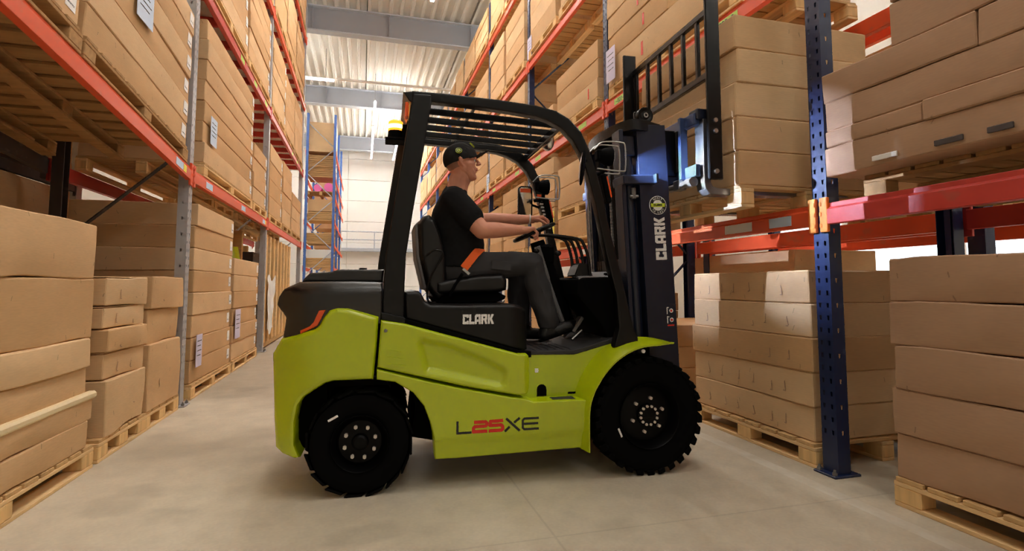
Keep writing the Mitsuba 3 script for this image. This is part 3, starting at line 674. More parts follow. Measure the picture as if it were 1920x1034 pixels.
# paper sheets hanging at the racks
def paper(label, x, y0, y1, z0, z1, m, sgn, lines=4):
    t = thing('paper_notice', label, 'paper notice')
    a = .004 * sgn
    part('sheet', t, shape(box(min(x, x + a), max(x, x + a), y0, y1, z0, z1), m))
    for i in range(lines):
        z = z1 - (z1 - z0) * (.2 + .15 * i)
        part('print_line', t, shape(box(min(x + a, x + a * 1.3), max(x + a, x + a * 1.3), y0 + .15 * (y1 - y0), y1 - (.15 + .1 * (i % 2)) * (y1 - y0), z - .004, z + .004), 'ink'))
paper('lilac paper sheet beside the blue upright behind the mast', RX - .06, 5.3, 5.52, 3.4, 3.78, 'paper_lilac', -1)
paper('lilac paper sheet at upper right rack below third beam', RX - .03, 8.45, 8.68, 4.98, 5.34, 'paper_lilac', -1)
paper('yellow paper sheet on the boxes behind the steering wheel', RX - .03, 7.38, 7.62, 1.86, 2.2, 'paper_yellow', -1)
paper('pale blue paper sheet on an upright behind the driver', RX - .03, 11.6, 11.85, 3.2, 3.6, 'paper_blue', -1)
paper('white paper sheet with print on a box behind the guard leg', RX - .03, 5.95, 6.2, 2.25, 2.6, 'paper_white', -1)
paper('white paper sheet on the tall floor stack at left', LX + .012, 6.1, 6.3, .3, .62, 'paper_lilac', 1)
paper('lilac paper sheet on the lower floor stack at left', LX + .012, 7.8, 8.1, .42, .8, 'paper_lilac', 1)
paper('pale blue paper sheet on the first level boxes at left', LX + .012, 6.3, 6.55, 2.62, 2.92, 'paper_blue', 1)
paper('white paper sheet on the top boxes of the near left bay', LX + .012, 4.3, 4.6, 3.05, 3.35, 'paper_blue', 1)
# ------------------------------------------------------------------ the fork truck; u forward, v to its left (away from the camera), z up
XF = T().translate([.0257, 3.5933, 0]).rotate([0, 0, 1], -2.5)
TR = thing('forklift', 'lime green and black electric forklift with a driver, raising a pallet of boxes', 'forklift')
def fp(name, mesh, m, parent=TR, smooth=30, xf=None, label=None, kind=None):
    return part(name, parent, shape(mesh, m, smooth), XF if xf is None else XF @ xf, label, kind)
def both(name, mesh, m, smooth=30, label=None):
    return fp(name, mesh, m, TR, smooth, label=label), fp(name, mirror(mesh), m, TR, smooth, label=label)
def clip01(x): return np.clip(x, 0, 1)
# --- wheels
def wheel(u, z, r, vo, w, far, nuts, nr, rim, bolts=0):
    k = numbered('wheel', TR); s = -1 if far else 1
    def f(m): return mirror(m) if far else m
    pr = [(rim, vo + .05), (rim + .004, vo + .012), (rim + .03, vo), (r * .82, vo - .004), (r * .93, vo + .008), (r * .965, vo + .03), (r * .965, vo + w - .03), (r * .92, vo + w - .006), (rim, vo + w - .01), (rim, vo + .05)]
    ty = part('tyre', k, shape(f(lathe(pr, 64)), 'rubber', 30), XF @ T().translate([u, 0, z]))
    n, lw, l0 = (30, .31, .905) if r > .3 else (16, .44, .955)
    for h in (0, 1):
        a0 = PI / n * h; L = 2 * PI * r / n
        lug = chbox(r * l0, r * 1.0, (vo - .003) if h == 0 else vo + w * .52, vo + w * .48 if h == 0 else vo + w + .003, -L * lw, L * lw, .005)
        lug.vertices[:, 2] += (lug.vertices[:, 1] - vo - w / 2) * (.35 if h == 0 else -.35)
        if far:
            part('tread_lugs', ty, shape(f(cat(*[rot(lug.copy(), [0, 1, 0], 360 / n * i + math.degrees(a0)) for i in range(n)])), 'rubber'), XF @ T().translate([u, 0, z]), kind='stuff')
        else:
            d = shape(lug, 'rubber')
            for i in range(n): part('tread_lug', ty, d, XF @ T().translate([u, 0, z]).rotate([0, 1, 0], 360 / n * i + math.degrees(a0)))
    rp = [(0.0, vo + .03), (nr * .45, vo + .028), (nr * .55, vo + .045), (nr * 1.35, vo + .05), (rim * .86, vo + .062), (rim * .93, vo + .03), (rim * .97, vo + .004), (rim, vo - .002), (rim + .003, vo + .012), (rim + .003, vo + w - .02), (0, vo + w - .02)]
    rm = part('rim', k, shape(f(lathe(rp, 56)), 'rim_black', 30), XF @ T().translate([u, 0, z]))
    if not far:
        a0 = .3
        nt = cyl((0, vo + .05, 0), (0, vo + .028, 0), .0105, 6); bt = cyl((0, vo + .04, 0), (0, vo + .012, 0), .0085, 8)
        for i in range(nuts):
            a = a0 + 2 * PI * i / nuts; part('wheel_nut', rm, shape(nt, 'bolt_pale'), XF @ T().translate([u + nr * math.cos(a), 0, z + nr * math.sin(a)]))
        hc = part('hub_cap', k, shape(lathe([(0, vo + .012), (.03, vo + .014), (.066 if bolts else .04, vo + .022), (.068 if bolts else .045, vo + .05)], 32), 'rim_black', 30), XF @ T().translate([u, 0, z]))
        for i in range(bolts):
            a = 2 * PI * i / bolts + .2; part('hub_bolt', hc, shape(bt, 'bolt_pale'), XF @ T().translate([u + .054 * math.cos(a), 0, z + .054 * math.sin(a)]))
        a = 2.35 if not bolts else 3.55
        lb = chbox(-.028, .028, -.002, 0, -.006, .006, .001); lb.apply_transform(trimesh.transformations.rotation_matrix(-a + (PI / 2 if bolts else PI / 2 + .3), [0, 1, 0]))
        q = r * .72 if not bolts else r * .62
        part('tyre_label', ty, shape(lb, 'decal_white' if False else 'paper_white'), XF @ T().translate([u + q * math.cos(a), vo - .0025, z + q * math.sin(a)]))
wheel(0, .275, .275, -.53, .165, False, 8, .083, .15)
wheel(1.665, .343, .343, -.575, .20, False, 6, .100, .192, 12)
wheel(0, .275, .275, -.53, .165, True, 8, .083, .15)
wheel(1.665, .343, .343, -.575, .20, True, 6, .100, .192, 12)
fp('steer_axle', cat(cyl((0, -.42, .275), (0, .42, .275), .06, 16), chbox(-.2, .16, -.2, .2, .2, .52, .02)), 'black_matte')
fp('drive_axle', cat(cyl((1.665, -.42, .347), (1.665, .42, .347), .1, 18), chbox(1.35, 1.6, -.3, .3, .25, .6, .02)), 'black_matte')
# --- chassis and body
fp('chassis', cat(prism([(.42, .19), (1.28, .2), (1.34, .45), (1.3, .72), (.95, .70), (.22, .90), (.10, .9), (.10, .66), (.3, .58)], -.375, .375),
                  prism([(.28, .25), (.42, .22), (.42, .5), (.3, .43)], -.36, .36), prism([(-.3, .64), (.12, .64), (.12, .95), (-.1, .96), (-.25, .84)], -.45, .45)), 'black_matte', smooth=False)
def cwf(u, z, d): return -.55 + .13 * clip01((-.18 - u) / .28) ** 2 + rnd(d, .028) + .012 * clip01((.72 - z) / .02) * clip01((-.22 - u) / .1)
cw = [(-.47, .749), (-.425, .829), (-.345, .850), (-.24, .886), (-.22, .905), (-.20, .945), (-.17, .985), (-.13, .997), (-.074, .995), (-.012, .977), (.086, .947), (.077, .776), (.063, .612), (-.14, .611), (-.18, .602), (-.24, .565),
      (-.29, .528), (-.318, .485), (-.334, .398), (-.331, .277), (-.302, .216), (-.334, .208), (-.40, .226), (-.44, .252), (-.455, .403), (-.47, .694)]
fp('counterweight', relief(cw, cwf, lambda u, z, d: -cwf(u, z, d), .025, .028), 'lime')
def hdf(u, z, d): return -.525 + .11 * clip01((-.15 - u) / .28) ** 2 + .03 * clip01((.985 - z) / .12) + .05 * clip01((z - 1.085) / .05) ** 1.5 + rnd(d, .012)
hd = [(-.455, 1.014), (-.447, 1.056), (-.42, 1.099), (-.34, 1.138), (-.05, 1.140), (.104, 1.136), (.104, .90), (-.06, .93), (-.16, .92), (-.3, .82), (-.425, .833), (-.405, .943), (-.437, .986)]
fp('rear_hood', relief(hd, hdf, lambda u, z, d: -hdf(u, z, d), .022, .012), 'hood_black', smooth=40)
fp('hood_lid', prism([(-.335, 1.138), (-.325, 1.156), (-.295, 1.188), (-.177, 1.196), (-.144, 1.209), (.11, 1.21), (.104, 1.14)], -.38, .38, .012), 'hood_black')
fp('cap_plug', lathe([(0, 0), (.022, 0), (.024, .02), (0, .022)], 16).apply_transform(np.array([[1, 0, 0, -.02], [0, 0, -1, -.1], [0, 1, 0, 1.205], [0, 0, 0, 1.]])), 'black_matte')
tl = [(-.326, .874), (-.274, .899), (-.254, .92), (-.225, .984), (-.190, .987), (-.233, .902), (-.325, .856)]
for sgn in (1, -1):
    m = relief(tl, lambda u, z, d: hdf(u, z, 9) - .008 + rnd(d, .004), lambda u, z, d: hdf(u, z, 9) + .01, .02, .004)
    fp('tail_lamp', m if sgn > 0 else mirror(m), 'orange_lens', label='orange angular tail lamp')
door = [(.099, .929), (.222, .909), (.345, .874), (.859, .729), (.915, .727), (.935, .71), (.943, .68), (.941, .527), (.92, .498), (.88, .492), (.843, .498), (.569, .554), (.084, .677)]
scoop = sg.Polygon([(.285, .815), (.315, .838), (.493, .792), (.70, .705), (.80, .645), (.815, .615), (.80, .56), (.77, .537), (.56, .585), (.335, .640)])
def drf(u, z, d):
    import shapely
    p = shapely.points(u, z); q = np.where(shapely.contains_xy(scoop, u, z), shapely.distance(scoop.exterior, p), 0)
    t = clip01(q / .035); return -.55 + rnd(d, .014) + .030 * t * t * (3 - 2 * t) + .05 * clip01((u - .90) / .045) ** 2
dm = relief(door, drf, lambda u, z, d: 0 * u - .46, .014, .014)
dk1, dk2 = both('side_door', dm, 'lime', smooth=45)
for i in range(3):
    a, b, zz = .132 + .0 * i, [.21, .221, .235][i], .772 - .037 * i
    fp('vent_ridge', prism([(a, zz), (b, zz - .014), (b, zz - .022), (a, zz - .008)], -.5565, -.545), 'lime', dk1)
fp('door_lock', lathe([(0, -.553), (.008, -.554), (.010, -.551), (.0105, -.546)], 20).apply_translation((.125, 0, .873)), 'dull_steel', dk1)
sf = [(.081, .668), (.348, .594), (.524, .55), (.828, .485), (.905, .474), (.956, .456), (1.283, .452), (1.296, .38), (1.286, .253), (1.278, .17), (1.239, .173), (.527, .163), (.40, .165), (.391, .286), (.372, .365), (.335, .46), (.277, .534), (.18, .595), (.082, .612)]
def sff(u, z, d): return -.55 + rnd(d, .010) + .022 * clip01((.275 - z) / .012) * (.4 + .6 * clip01((.275 - z) / .1))
s1, s2 = both('side_frame', relief(sf, sff, lambda u, z, d: 0 * u - .40, .022, .010), 'lime', smooth=40)
fp('step_pad', chbox(1.02, 1.22, -.52, -.44, .450, .4545, .002), 'mat_rubber', s1)
both('cab_side_panel', prism([(.90, .44), (1.30, .44), (1.36, .60), (1.46, .71), (1.60, .755), (1.47, .765), (1.33, .728), (1.24, .712), (1.16, .715), (.93, .722)], -.43, -.38, .006), 'lime')
p1 = fp('tie_down_slot', side(sg.Point(0, 0).buffer(.04).union(sg.box(-.04, -.05, .04, 0)), -.431, .003).apply_translation((1.035, 0, .50)), 'lime')
fp('slot_shadow_plate', side(sg.Point(0, 0).buffer(.030).union(sg.box(-.03, -.04, .03, 0)), -.434, .001).apply_translation((1.035, 0, .50)), 'black_matte', p1)
fp('drain_slot', chbox(1.2, 1.265, -.436, -.43, .466, .478, .002), 'black_matte')
fp('latch_tag', side(sg.box(-.011, -.012, .011, .012), -.431).apply_translation((1.005, 0, .612)), 'decal_white', label='small white square tag')
# front fender: a lofted strip round the wheel opening
fo = spline([(1.281, .157), (1.281, .28), (1.286, .412), (1.313, .494), (1.339, .539), (1.381, .599), (1.449, .666), (1.534, .718), (1.621, .747), (1.725, .756), (1.825, .766)], 3)
fi_ = spline([(1.215, .18), (1.222, .30), (1.235, .43), (1.262, .52), (1.297, .587), (1.345, .655), (1.42, .727), (1.52, .775), (1.62, .795), (1.72, .795), (1.825, .776)], 3)
def loft(a, b):
    V = []; n = len(a)
    for i in range(n):
        o = b[i] - a[i]; o = o / (np.linalg.norm(o) + 1e-9)
        q = [(a[i], -.585), (a[i] + o * .010, -.588), (a[i] + (b[i] - a[i]) * .55 + o * 0, -.53), (b[i], -.43), (b[i] - o * .02, -.40), (a[i], -.40)]
        V += [(x[0], v, x[1]) for x, v in q]
    F = []; m = 6
    for i in range(n - 1):
        for k in range(m):
            l = (k + 1) % m; F += [(i * m + k, i * m + l, (i + 1) * m + l), (i * m + k, (i + 1) * m + l, (i + 1) * m + k)]
    F += [(0, k + 1, k) for k in range(1, m - 1)] + [((n - 1) * m, (n - 1) * m + k, (n - 1) * m + k + 1) for k in range(1, m - 1)]
    t = trimesh.Trimesh(V, F, process=False); t.fix_normals(); return t
both('front_fender', loft(fo, fi_), 'lime', smooth=35)
fp('fender_bolt', lathe([(0, -.012), (.011, -.010), (.012, 0)], 14).apply_translation((1.63, -.565, .725)), 'decal_white')
both('wheel_house', prism([(1.30, .2), (1.42, .2), (1.42, .5), (1.52, .66), (1.64, .72), (1.82, .735), (1.82, .76), (1.62, .765), (1.44, .69), (1.33, .54)], -.42, -.30), 'black_matte')
fp('floor_plate', prism([(.93, .705), (1.16, .70), (1.24, .698), (1.33, .72), (1.47, .757), (1.60, .772), (1.60, .80), (1.47, .788), (1.33, .748), (1.24, .727), (1.16, .727), (.93, .727)], -.435, .435, .006), 'mat_rubber')
for i in range(7): fp('mat_rib', chbox(1.0 + .045 * i, 1.012 + .045 * i, -.40, -.05, .724, .732, .003), 'mat_rubber')
# seat pod
pod = [(.222, 1.06), (.225, 1.083), (.300, 1.087), (.318, 1.07), (.339, 1.030), (.369, 1.011), (.50, 1.008), (.855, 1.008), (.90, 1.0), (.935, .98), (.952, .95), (.955, .736), (.911, .728), (.527, .841), (.23, .928)]
def pdf(u, z, d): return -.50 + rnd(d, .022) + .09 * clip01((u - .82) / .135) ** 2.2 + .02 * clip01((.84 - z - .3 * (u - .5)) / .03) * 0
pk = fp('seat_pod', relief(pod, pdf, lambda u, z, d: -pdf(u, z, d), .022, .022), 'black_plastic', smooth=45)
fp('pod_trim', prism([(.228, .935), (.527, .848), (.90, .738), (.952, .736), (.952, .70), (.90, .70), (.527, .815), (.228, .90)], -.512, -.46, .006), 'black_matte')
# lettering
def glyph(parts, r=.05): return unary_union(parts).buffer(-r).buffer(r)
PG = sg.Polygon
def word():
    C = glyph([sg.box(0, 0, .27, 1), sg.box(0, 0, .8, .26), sg.box(0, .74, .8, 1), sg.box(.53, .64, .8, 1), sg.box(.53, 0, .8, .36)])
    L = glyph([sg.box(0, 0, .27, 1), sg.box(0, 0, .72, .26)])
    A = glyph([sg.box(0, 0, .27, .8), PG([(0, .7), (.0, .82), (.16, 1), (.3, 1), (.3, .7)]), sg.box(.2, .74, .8, 1), sg.box(.53, 0, .8, 1), sg.box(0, .24, .8, .46)])
    R = glyph([sg.box(0, 0, .27, 1), sg.box(0, .76, .8, 1), sg.box(.53, .45, .8, 1), sg.box(0, .38, .75, .58), PG([(.36, .5), (.66, .5), (.86, 0), (.56, 0)])])
    K = glyph([sg.box(0, 0, .27, 1), PG([(.2, .42), (.5, 1), (.84, 1), (.50, .5)]), PG([(.2, .62), (.50, .62), (.86, 0), (.52, 0)])])
    x, out = 0, []
    for g, w in ((C, .8), (L, .68), (A, .8), (R, .84), (K, .86)): out.append(affinity.translate(g, x)); x += w + .07
    return unary_union(out), x - .07
WD, WW = word()
def clark(w, h): return affinity.scale(WD, w / WW, h, origin=(0, 0))
fp('lettering', side(affinity.translate(clark(.182, .056), .551, .897), -.5005), 'decal_white', pk, smooth=False, label='white lettering')
def bar(pts, w): return sg.LineString(pts).buffer(w / 2, cap_style=2, join_style=2)
def rbar(pts, w): return sg.LineString(pts).buffer(w / 2, cap_style=2, join_style=1)
Lg = unary_union([bar([(.005, .07), (.005, .006), (.083, .006)], .012)]); X = unary_union([bar([(.28, .071), (.358, .0)], .013), bar([(.272, .0), (.30, .026)], .013), bar([(.325, .046), (.358, .071)], .013)])
Eg = unary_union([rbar([(.47, .065), (.385, .065), (.376, .056), (.376, .015), (.385, .006), (.47, .006)], .012), bar([(.376, .036), (.466, .036)], .012)])
two = rbar([(.097, .060), (.162, .060), (.170, .052), (.170, .044), (.163, .037), (.102, .036), (.094, .028), (.094, .009), (.172, .009)], .018)
five = rbar([(.262, .062), (.190, .060), (.188, .038), (.252, .038), (.260, .030), (.260, .016), (.252, .009), (.180, .009)], .018)
for g, c in ((Lg, 'L'), (X, 'X'), (Eg, 'E')): fp('model_letter', side(affinity.translate(g, .514, .299), -.5505), 'decal_black', s1, smooth=False, label=f'black letter {c}')
for g, c in ((two, '2'), (five, '5')): fp('model_digit', side(affinity.translate(g, .514, .299), -.5505), 'decal_red', s1, smooth=False, label=f'red digit {c}')
# --- overhead guard
side_rail = [(.25, 2.236), (.425, 2.235), (.741, 2.224), (.988, 2.206), (1.114, 2.182), (1.199, 2.138), (1.276, 2.06), (1.327, 1.955), (1.378, 1.80), (1.42, 1.64), (1.447, 1.496), (1.527, 1.179), (1.600, .87), (1.63, .80), (1.632, .765), (1.472, .742), (1.505, .86), (1.49, 1.07), (1.455, 1.2), (1.424, 1.331), (1.388, 1.494), (1.366, 1.60), (1.315, 1.79), (1.275, 1.91), (1.224, 1.999), (1.156, 2.069), (1.072, 2.113), (.988, 2.136), (.823, 2.153), (.582, 2.171), (.25, 2.182)]
for sd in (-1, 1):
    q = prism(side_rail, -.505, -.435, .010); fp('guard_side_rail', q if sd < 0 else mirror(q).apply_translation((-.055, 0, 0)), 'black_gloss')
rear_pillar = [(.253, 2.22), (.362, 2.22), (.362, 2.174), (.315, 1.87), (.262, 1.526), (.228, 1.284), (.222, 1.08), (.221, .935), (.104, .96), (.105, 1.061), (.118, 1.283), (.152, 1.523), (.21, 1.92)]
for sd in (-1, 1):
    q = prism(rear_pillar, -.508, -.425, .010); fp('rear_pillar', q if sd < 0 else mirror(q).apply_translation((-.055, 0, 0)), 'black_plastic')
both('pillar_foot', prism([(.098, .972), (.222, .944), (.230, .934), (.230, .905), (.099, .930)], -.525, -.42, .006), 'black_plastic')
fp('wheel_arch_liner', chbox(-.36, -.17, -.36, .36, .22, .66, .02), 'black_matte')
for v in (-.345, -.17, 0, .165, .355):
    fp('roof_bar', prism([(.3, 2.194), (1.17, 2.158), (1.17, 2.119), (.3, 2.155)], v - .008, v + .008, .003), 'black_gloss')
fp('roof_crossbar', chbox(.25, .36, -.44, .44, 2.16, 2.225, .008), 'black_gloss')
fp('roof_crossbar', chbox(1.15, 1.175, -.44, .44, 2.085, 2.14, .006), 'black_gloss')
fp('roof_stay', cyl((.633, -.44, 2.197), (.586, .44, 2.197), .010, 8), 'dull_steel')
fp('rain_lip', prism([(.20, 2.225), (.26, 2.235), (.26, 2.16), (.235, 2.175)], -.5, .5, .006), 'black_gloss')
# beacon
bk = fp('beacon', cat(cyl((.166, -.02, 2.07), (.166, -.02, 2.125), .052, 24, .047), chbox(.10, .25, -.09, .05, 2.052, 2.07, .004), chbox(.2, .25, -.05, .01, 2.06, 2.17, .004)), 'black_matte')
d = shape(lathe([(0, .075), (.03, .073), (.046, .062), (.05, .04), (.048, 0), (0, 0)], 24).apply_transform(np.array([[1, 0, 0, .166], [0, 0, -1, -.02], [0, 1, 0, 2.125], [0, 0, 0, 1.]])), 'orange_lens', 30)
d['emitter'] = {'type': 'area', 'radiance': rgb(2.6, .36, .02)}
part('dome', bk, d, XF, label='glowing amber dome')
bm_ = lathe([(.046, .012), (.0515, .016), (.0515, .040), (.046, .046)], 24)
if (np.einsum('ij,ij->i', bm_.face_normals, bm_.triangles_center * [1, 0, 1])).sum() < 0: bm_.invert()
d = shape(bm_.apply_transform(np.array([[1, 0, 0, .166], [0, 0, -1, -.02], [0, 1, 0, 2.125], [0, 0, 0, 1.]])), 'orange_lens', 30)
d['emitter'] = {'type': 'area', 'radiance': rgb(5, 2.6, .6)}
part('bulb_band', bk, d, XF)
fp('rear_turn_lamp', chbox(.212, .232, -.50, -.44, 2.08, 2.17, .006), 'orange_lens', label='orange lens behind the pillar')
# head lamps, cages, turn lamps, mirrors
HL = {-1: (1.50, -.40, 1.94), 1: (1.33, .44, 1.885)}
for s, (u, v, z) in HL.items():
    k = fp('work_lamp', cat(lathe([(0, -.07), (.035, -.068), (.055, -.03), (.06, .0), (.06, .012), (0, .012)], 24).apply_transform(np.array([[0, 1, 0, u], [1, 0, 0, v], [0, 0, 1, z], [0, 0, 0, 1.]])), tube(spline([(u - .02, v, z - .055), (u - .04, v - .02 * s, z - .10), (u - .11, v - .05 * s, z - .12)], 4), .012, 8), chbox(u - .09, u - .06, v - .03, v + .03, z - .03, z + .04, .008)), 'black_matte')
    d = shape(lathe([(0, .0), (.05, .0), (.055, -.006)], 20).apply_transform(np.array([[0, 1, 0, u + .018], [1, 0, 0, v], [0, 0, 1, z], [0, 0, 0, 1.]])), 'film_white', 30)
    part('lens', k, d, XF)
    for q in (-.045, .045):
        part('lamp_guard', k, shape(tube(spline([(u - .12, v + q, z + .03), (u - .06, v + q, z + .08), (u + .06, v + q, z + .085), (u + .09, v + q, z + .06), (u + .09, v + q, z - .08), (u + .06, v + q, z - .10), (u - .10, v + q, z - .09)], 5), .0055, 8), 'steel', 40), XF)
    tu, tz_ = (1.475, 1.74) if s < 0 else (1.335, 1.70)
    h = fp('turn_lamp', rot(chbox(tu - .02, tu + .02, v - .02 * s - .03, v - .02 * s + .03, tz_ - .10, tz_ + .09, .008), [0, 1, 0], -12, (tu, 0, tz_)), 'black_matte')
    fp('amber_lens', rot(chbox(tu + .008, tu + .03, v - .02 * s - .026, v - .02 * s + .026, tz_ - .07, tz_ + .07, .006), [0, 1, 0], -12, (tu, 0, tz_)), 'orange_lens', h)
def ellip(c, n, a, b, t):
    """disc-like ellipsoid with normal n"""
    e = trimesh.creation.icosphere(3); n = np.asarray(n, float); n /= np.linalg.norm(n); up_ = np.array([0, 0, 1.]); r_ = np.cross(up_, n); r_ /= np.linalg.norm(r_); up_ = np.cross(n, r_)
    e.vertices = np.asarray(c) + e.vertices[:, :1] * a * r_ + e.vertices[:, 1:2] * b * up_ + e.vertices[:, 2:] * t * n; return e
k = fp('round_mirror', ellip((1.262, -.55, 1.825), (-.93, .36, .12), .075, .108, .016), 'black_matte', smooth=True)
fp('mirror_glass', ellip((1.257, -.548, 1.8255), (-.93, .36, .12), .066, .098, .0135), 'mirror', k, smooth=True)
fp('mirror_arm', cyl((1.27, -.53, 1.86), (1.33, -.48, 1.90), .009, 8), 'black_matte', k)
n_ = np.array([.0, -1., -.045]); c_ = np.array([1.165, .46, 1.765])
M = np.eye(4); r_ = np.cross(n_, [0, 0, 1.]); r_ /= np.linalg.norm(r_); u_ = np.cross(r_, n_); M[:3, 0], M[:3, 1], M[:3, 2], M[:3, 3] = r_, u_ / np.linalg.norm(u_), n_ / np.linalg.norm(n_), c_
def rr(w, h, r): return sg.box(-w / 2 + r, -h / 2 + r, w / 2 - r, h / 2 - r).buffer(r)
k = fp('rear_view_mirror', ext(rr(.115, .25, .03), .02).apply_transform(M @ trimesh.transformations.translation_matrix((0, 0, -.02))), 'black_gloss')
fp('mirror_glass', ext(rr(.095, .23, .022), .002).apply_transform(M), 'mirror', k)
fp('mirror_sticker', ext(sg.box(-.042, .075, .042, .105), .001).apply_transform(M @ trimesh.transformations.translation_matrix((0, 0, .002))), 'orange_lens', k, label='orange warning sticker')
fp('mirror_arm', cyl(c_ + [0, .02, 0], (1.30, .47, 1.72), .009, 8), 'black_matte', k)
k = fp('panorama_mirror', ellip((1.2, -.02, 2.035 + .09), (-.75, -.6, -.2), .055, .07, .03), 'mirror', smooth=True)
fp('mirror_bracket', cyl((1.215, 0, 2.19), (1.20, 0, 2.07), .010, 8), 'black_matte', k)
# warning strip on the far front leg
def leg(t): return np.array([1.265 + .075 * t, .433, 1.77 - .24 * t])
for i in range(9):
    p = leg(i / 9); fp('warning_print', chbox(p[0], p[0] + .03, .430, .4345, p[2], p[2] + .014, .001), 'decal_white')
fp('warning_sticker', chbox(1.252, 1.288, .430, .4345, 1.79, 1.825, .001), 'orange_lens', label='orange warning sticker on the far leg')
# --- dash, column, steering wheel, levers
fp('cowl', prism([(1.49, .775), (1.45, .86), (1.37, .96), (1.285, 1.06), (1.29, 1.155), (1.32, 1.17), (1.56, 1.178), (1.60, 1.15), (1.66, .80)], -.37, .40, .015), 'black_matte')
dp = m3.Manifold.hull_points(np.array([(u, v, z + q) for u, v, z in [(1.30, -.365, 1.168), (1.56, -.365, 1.176), (1.58, -.12, 1.212), (1.34, -.12, 1.205)] for q in (0, -.03)]))
fp('dash_top', tm(dp), 'grey_plastic', smooth=False)
k = fp('display', tm(m3.Manifold.hull_points(np.array([(u, v, z) for v in (-.30, -.14) for u, z in [(1.30, 1.175), (1.42, 1.175), (1.385, 1.255), (1.33, 1.262)]]))), 'black_plastic', smooth=False)
fp('screen', tm(m3.Manifold.hull_points(np.array([(u, v, z) for v in (-.292, -.148) for u, z in [(1.299, 1.185), (1.296, 1.185), (1.324, 1.253), (1.327, 1.253)]]))), 'grey_plastic', k, smooth=False)
fp('dash_knob', chbox(1.50, 1.525, -.32, -.28, 1.175, 1.20, .005), 'black_matte')
fp('steering_column', cat(tube([(1.32, 0, .86), (1.22, 0, 1.15), (1.13, 0, 1.42)], [.075, .07, .05], 14), chbox(1.11, 1.24, -.06, .06, 1.26, 1.40, .02)), 'black_matte')
fp('column_cover', cat(prism([(1.095, 1.375), (1.125, 1.385), (1.195, 1.165), (1.165, 1.15)], -.10, -.05, .004), tube([(1.18, -.075, 1.16), (1.24, -.075, .99), (1.285, -.075, .875)], .018, 10)), 'grey_plastic', label='grey tilt column cover')
wn = np.array([-.40, .05, .915]); wn /= np.linalg.norm(wn); wc = np.array([1.11, 0, 1.482])
e1 = np.cross(wn, [0, 1, 0]); e1 /= np.linalg.norm(e1); e2 = np.cross(wn, e1)
aa = np.linspace(0, 2 * PI, 49)[:-1]
k = fp('steering_wheel', tube([wc + .145 * (math.cos(a) * e1 + math.sin(a) * e2) for a in aa], .0135, 10, closed=True), 'black_plastic')
fp('hub', ellip(wc - wn * .012, wn, .045, .045, .03), 'black_plastic', k, smooth=True)
for a in (0.3, 2.3, 4.3): fp('spoke', cyl(wc - wn * .01, wc + .14 * (math.cos(a) * e1 + math.sin(a) * e2), .010, 8), 'black_plastic', k)
kn = wc + .145 * (math.cos(3.7) * e1 + math.sin(3.7) * e2)
for i in range(4):
    v = -.17 - .045 * i; h = 1.435 - .004 * i; x = 1.235 + .022 * i
    fp('hydraulic_lever', tube(spline([(1.10, v + .05, h + .015), (1.16, v, h + .012), (x + .02, v, h - .008), (x + .055, v, h - .04), (x + .085, v, 1.30), (x + .10, v, 1.16)], 5), .010, 10), 'black_gloss', smooth=50)
fp('lever_knob', ellip((1.20, -.25, 1.325), (0, -1, 0), .022, .018, .02), 'black_plastic', smooth=True)
fp('column_stalk', cat(cyl((1.15, 0, 1.36), (1.09, -.14, 1.345), .007, 8), ellip((1.085, -.15, 1.345), (0, -1, 0), .02, .014, .016)), 'black_plastic')
for i, v in enumerate((-.14, .05)):
    k = fp('pedal', rot(chbox(1.35, 1.375, v - .04, v + .04, .80, .92, .005), [0, 1, 0], 35, (1.36, 0, .86)), 'dull_steel')
    fp('pedal_arm', cyl((1.40, v, .82), (1.33, v, .76), .012, 8), 'steel', k)
# --- seat
def seatp(pts, hw, m, r=.03, parent=None, nm='seat'): return fp(nm, prism(pts, -hw, hw, r), m, parent or TR, 40)
sk = seatp([(.42, 1.06), (.80, 1.07), (.865, 1.09), (.868, 1.155), (.84, 1.19), (.70, 1.185), (.55, 1.165), (.42, 1.14)], .245, 'seat_vinyl', .03)
seatp([(.335, 1.545), (.305, 1.50), (.318, 1.30), (.365, 1.10), (.43, 1.02), (.49, 1.06), (.485, 1.30), (.452, 1.43), (.412, 1.53), (.375, 1.558)], .235, 'seat_vinyl', .035, sk, 'backrest')
seatp([(.315, 1.52), (.285, 1.49), (.300, 1.29), (.350, 1.09), (.372, 1.10), (.33, 1.30)], .20, 'grey_plastic', .012, sk, 'back_shell')
seatp([(.43, 1.008), (.80, 1.008), (.86, 1.03), (.87, 1.05), (.82, 1.075), (.42, 1.075), (.40, 1.04)], .2, 'black_matte', .01, sk, 'suspension')
fp('sensor_cable', tube(spline([(.36, -.24, 1.30), (.41, -.26, 1.335), (.46, -.26, 1.31), (.40, -.27, 1.20), (.365, -.27, 1.10), (.375, -.26, 1.02), (.42, -.24, .995 + .02)], 6), .005, 8), 'black_gloss', sk)
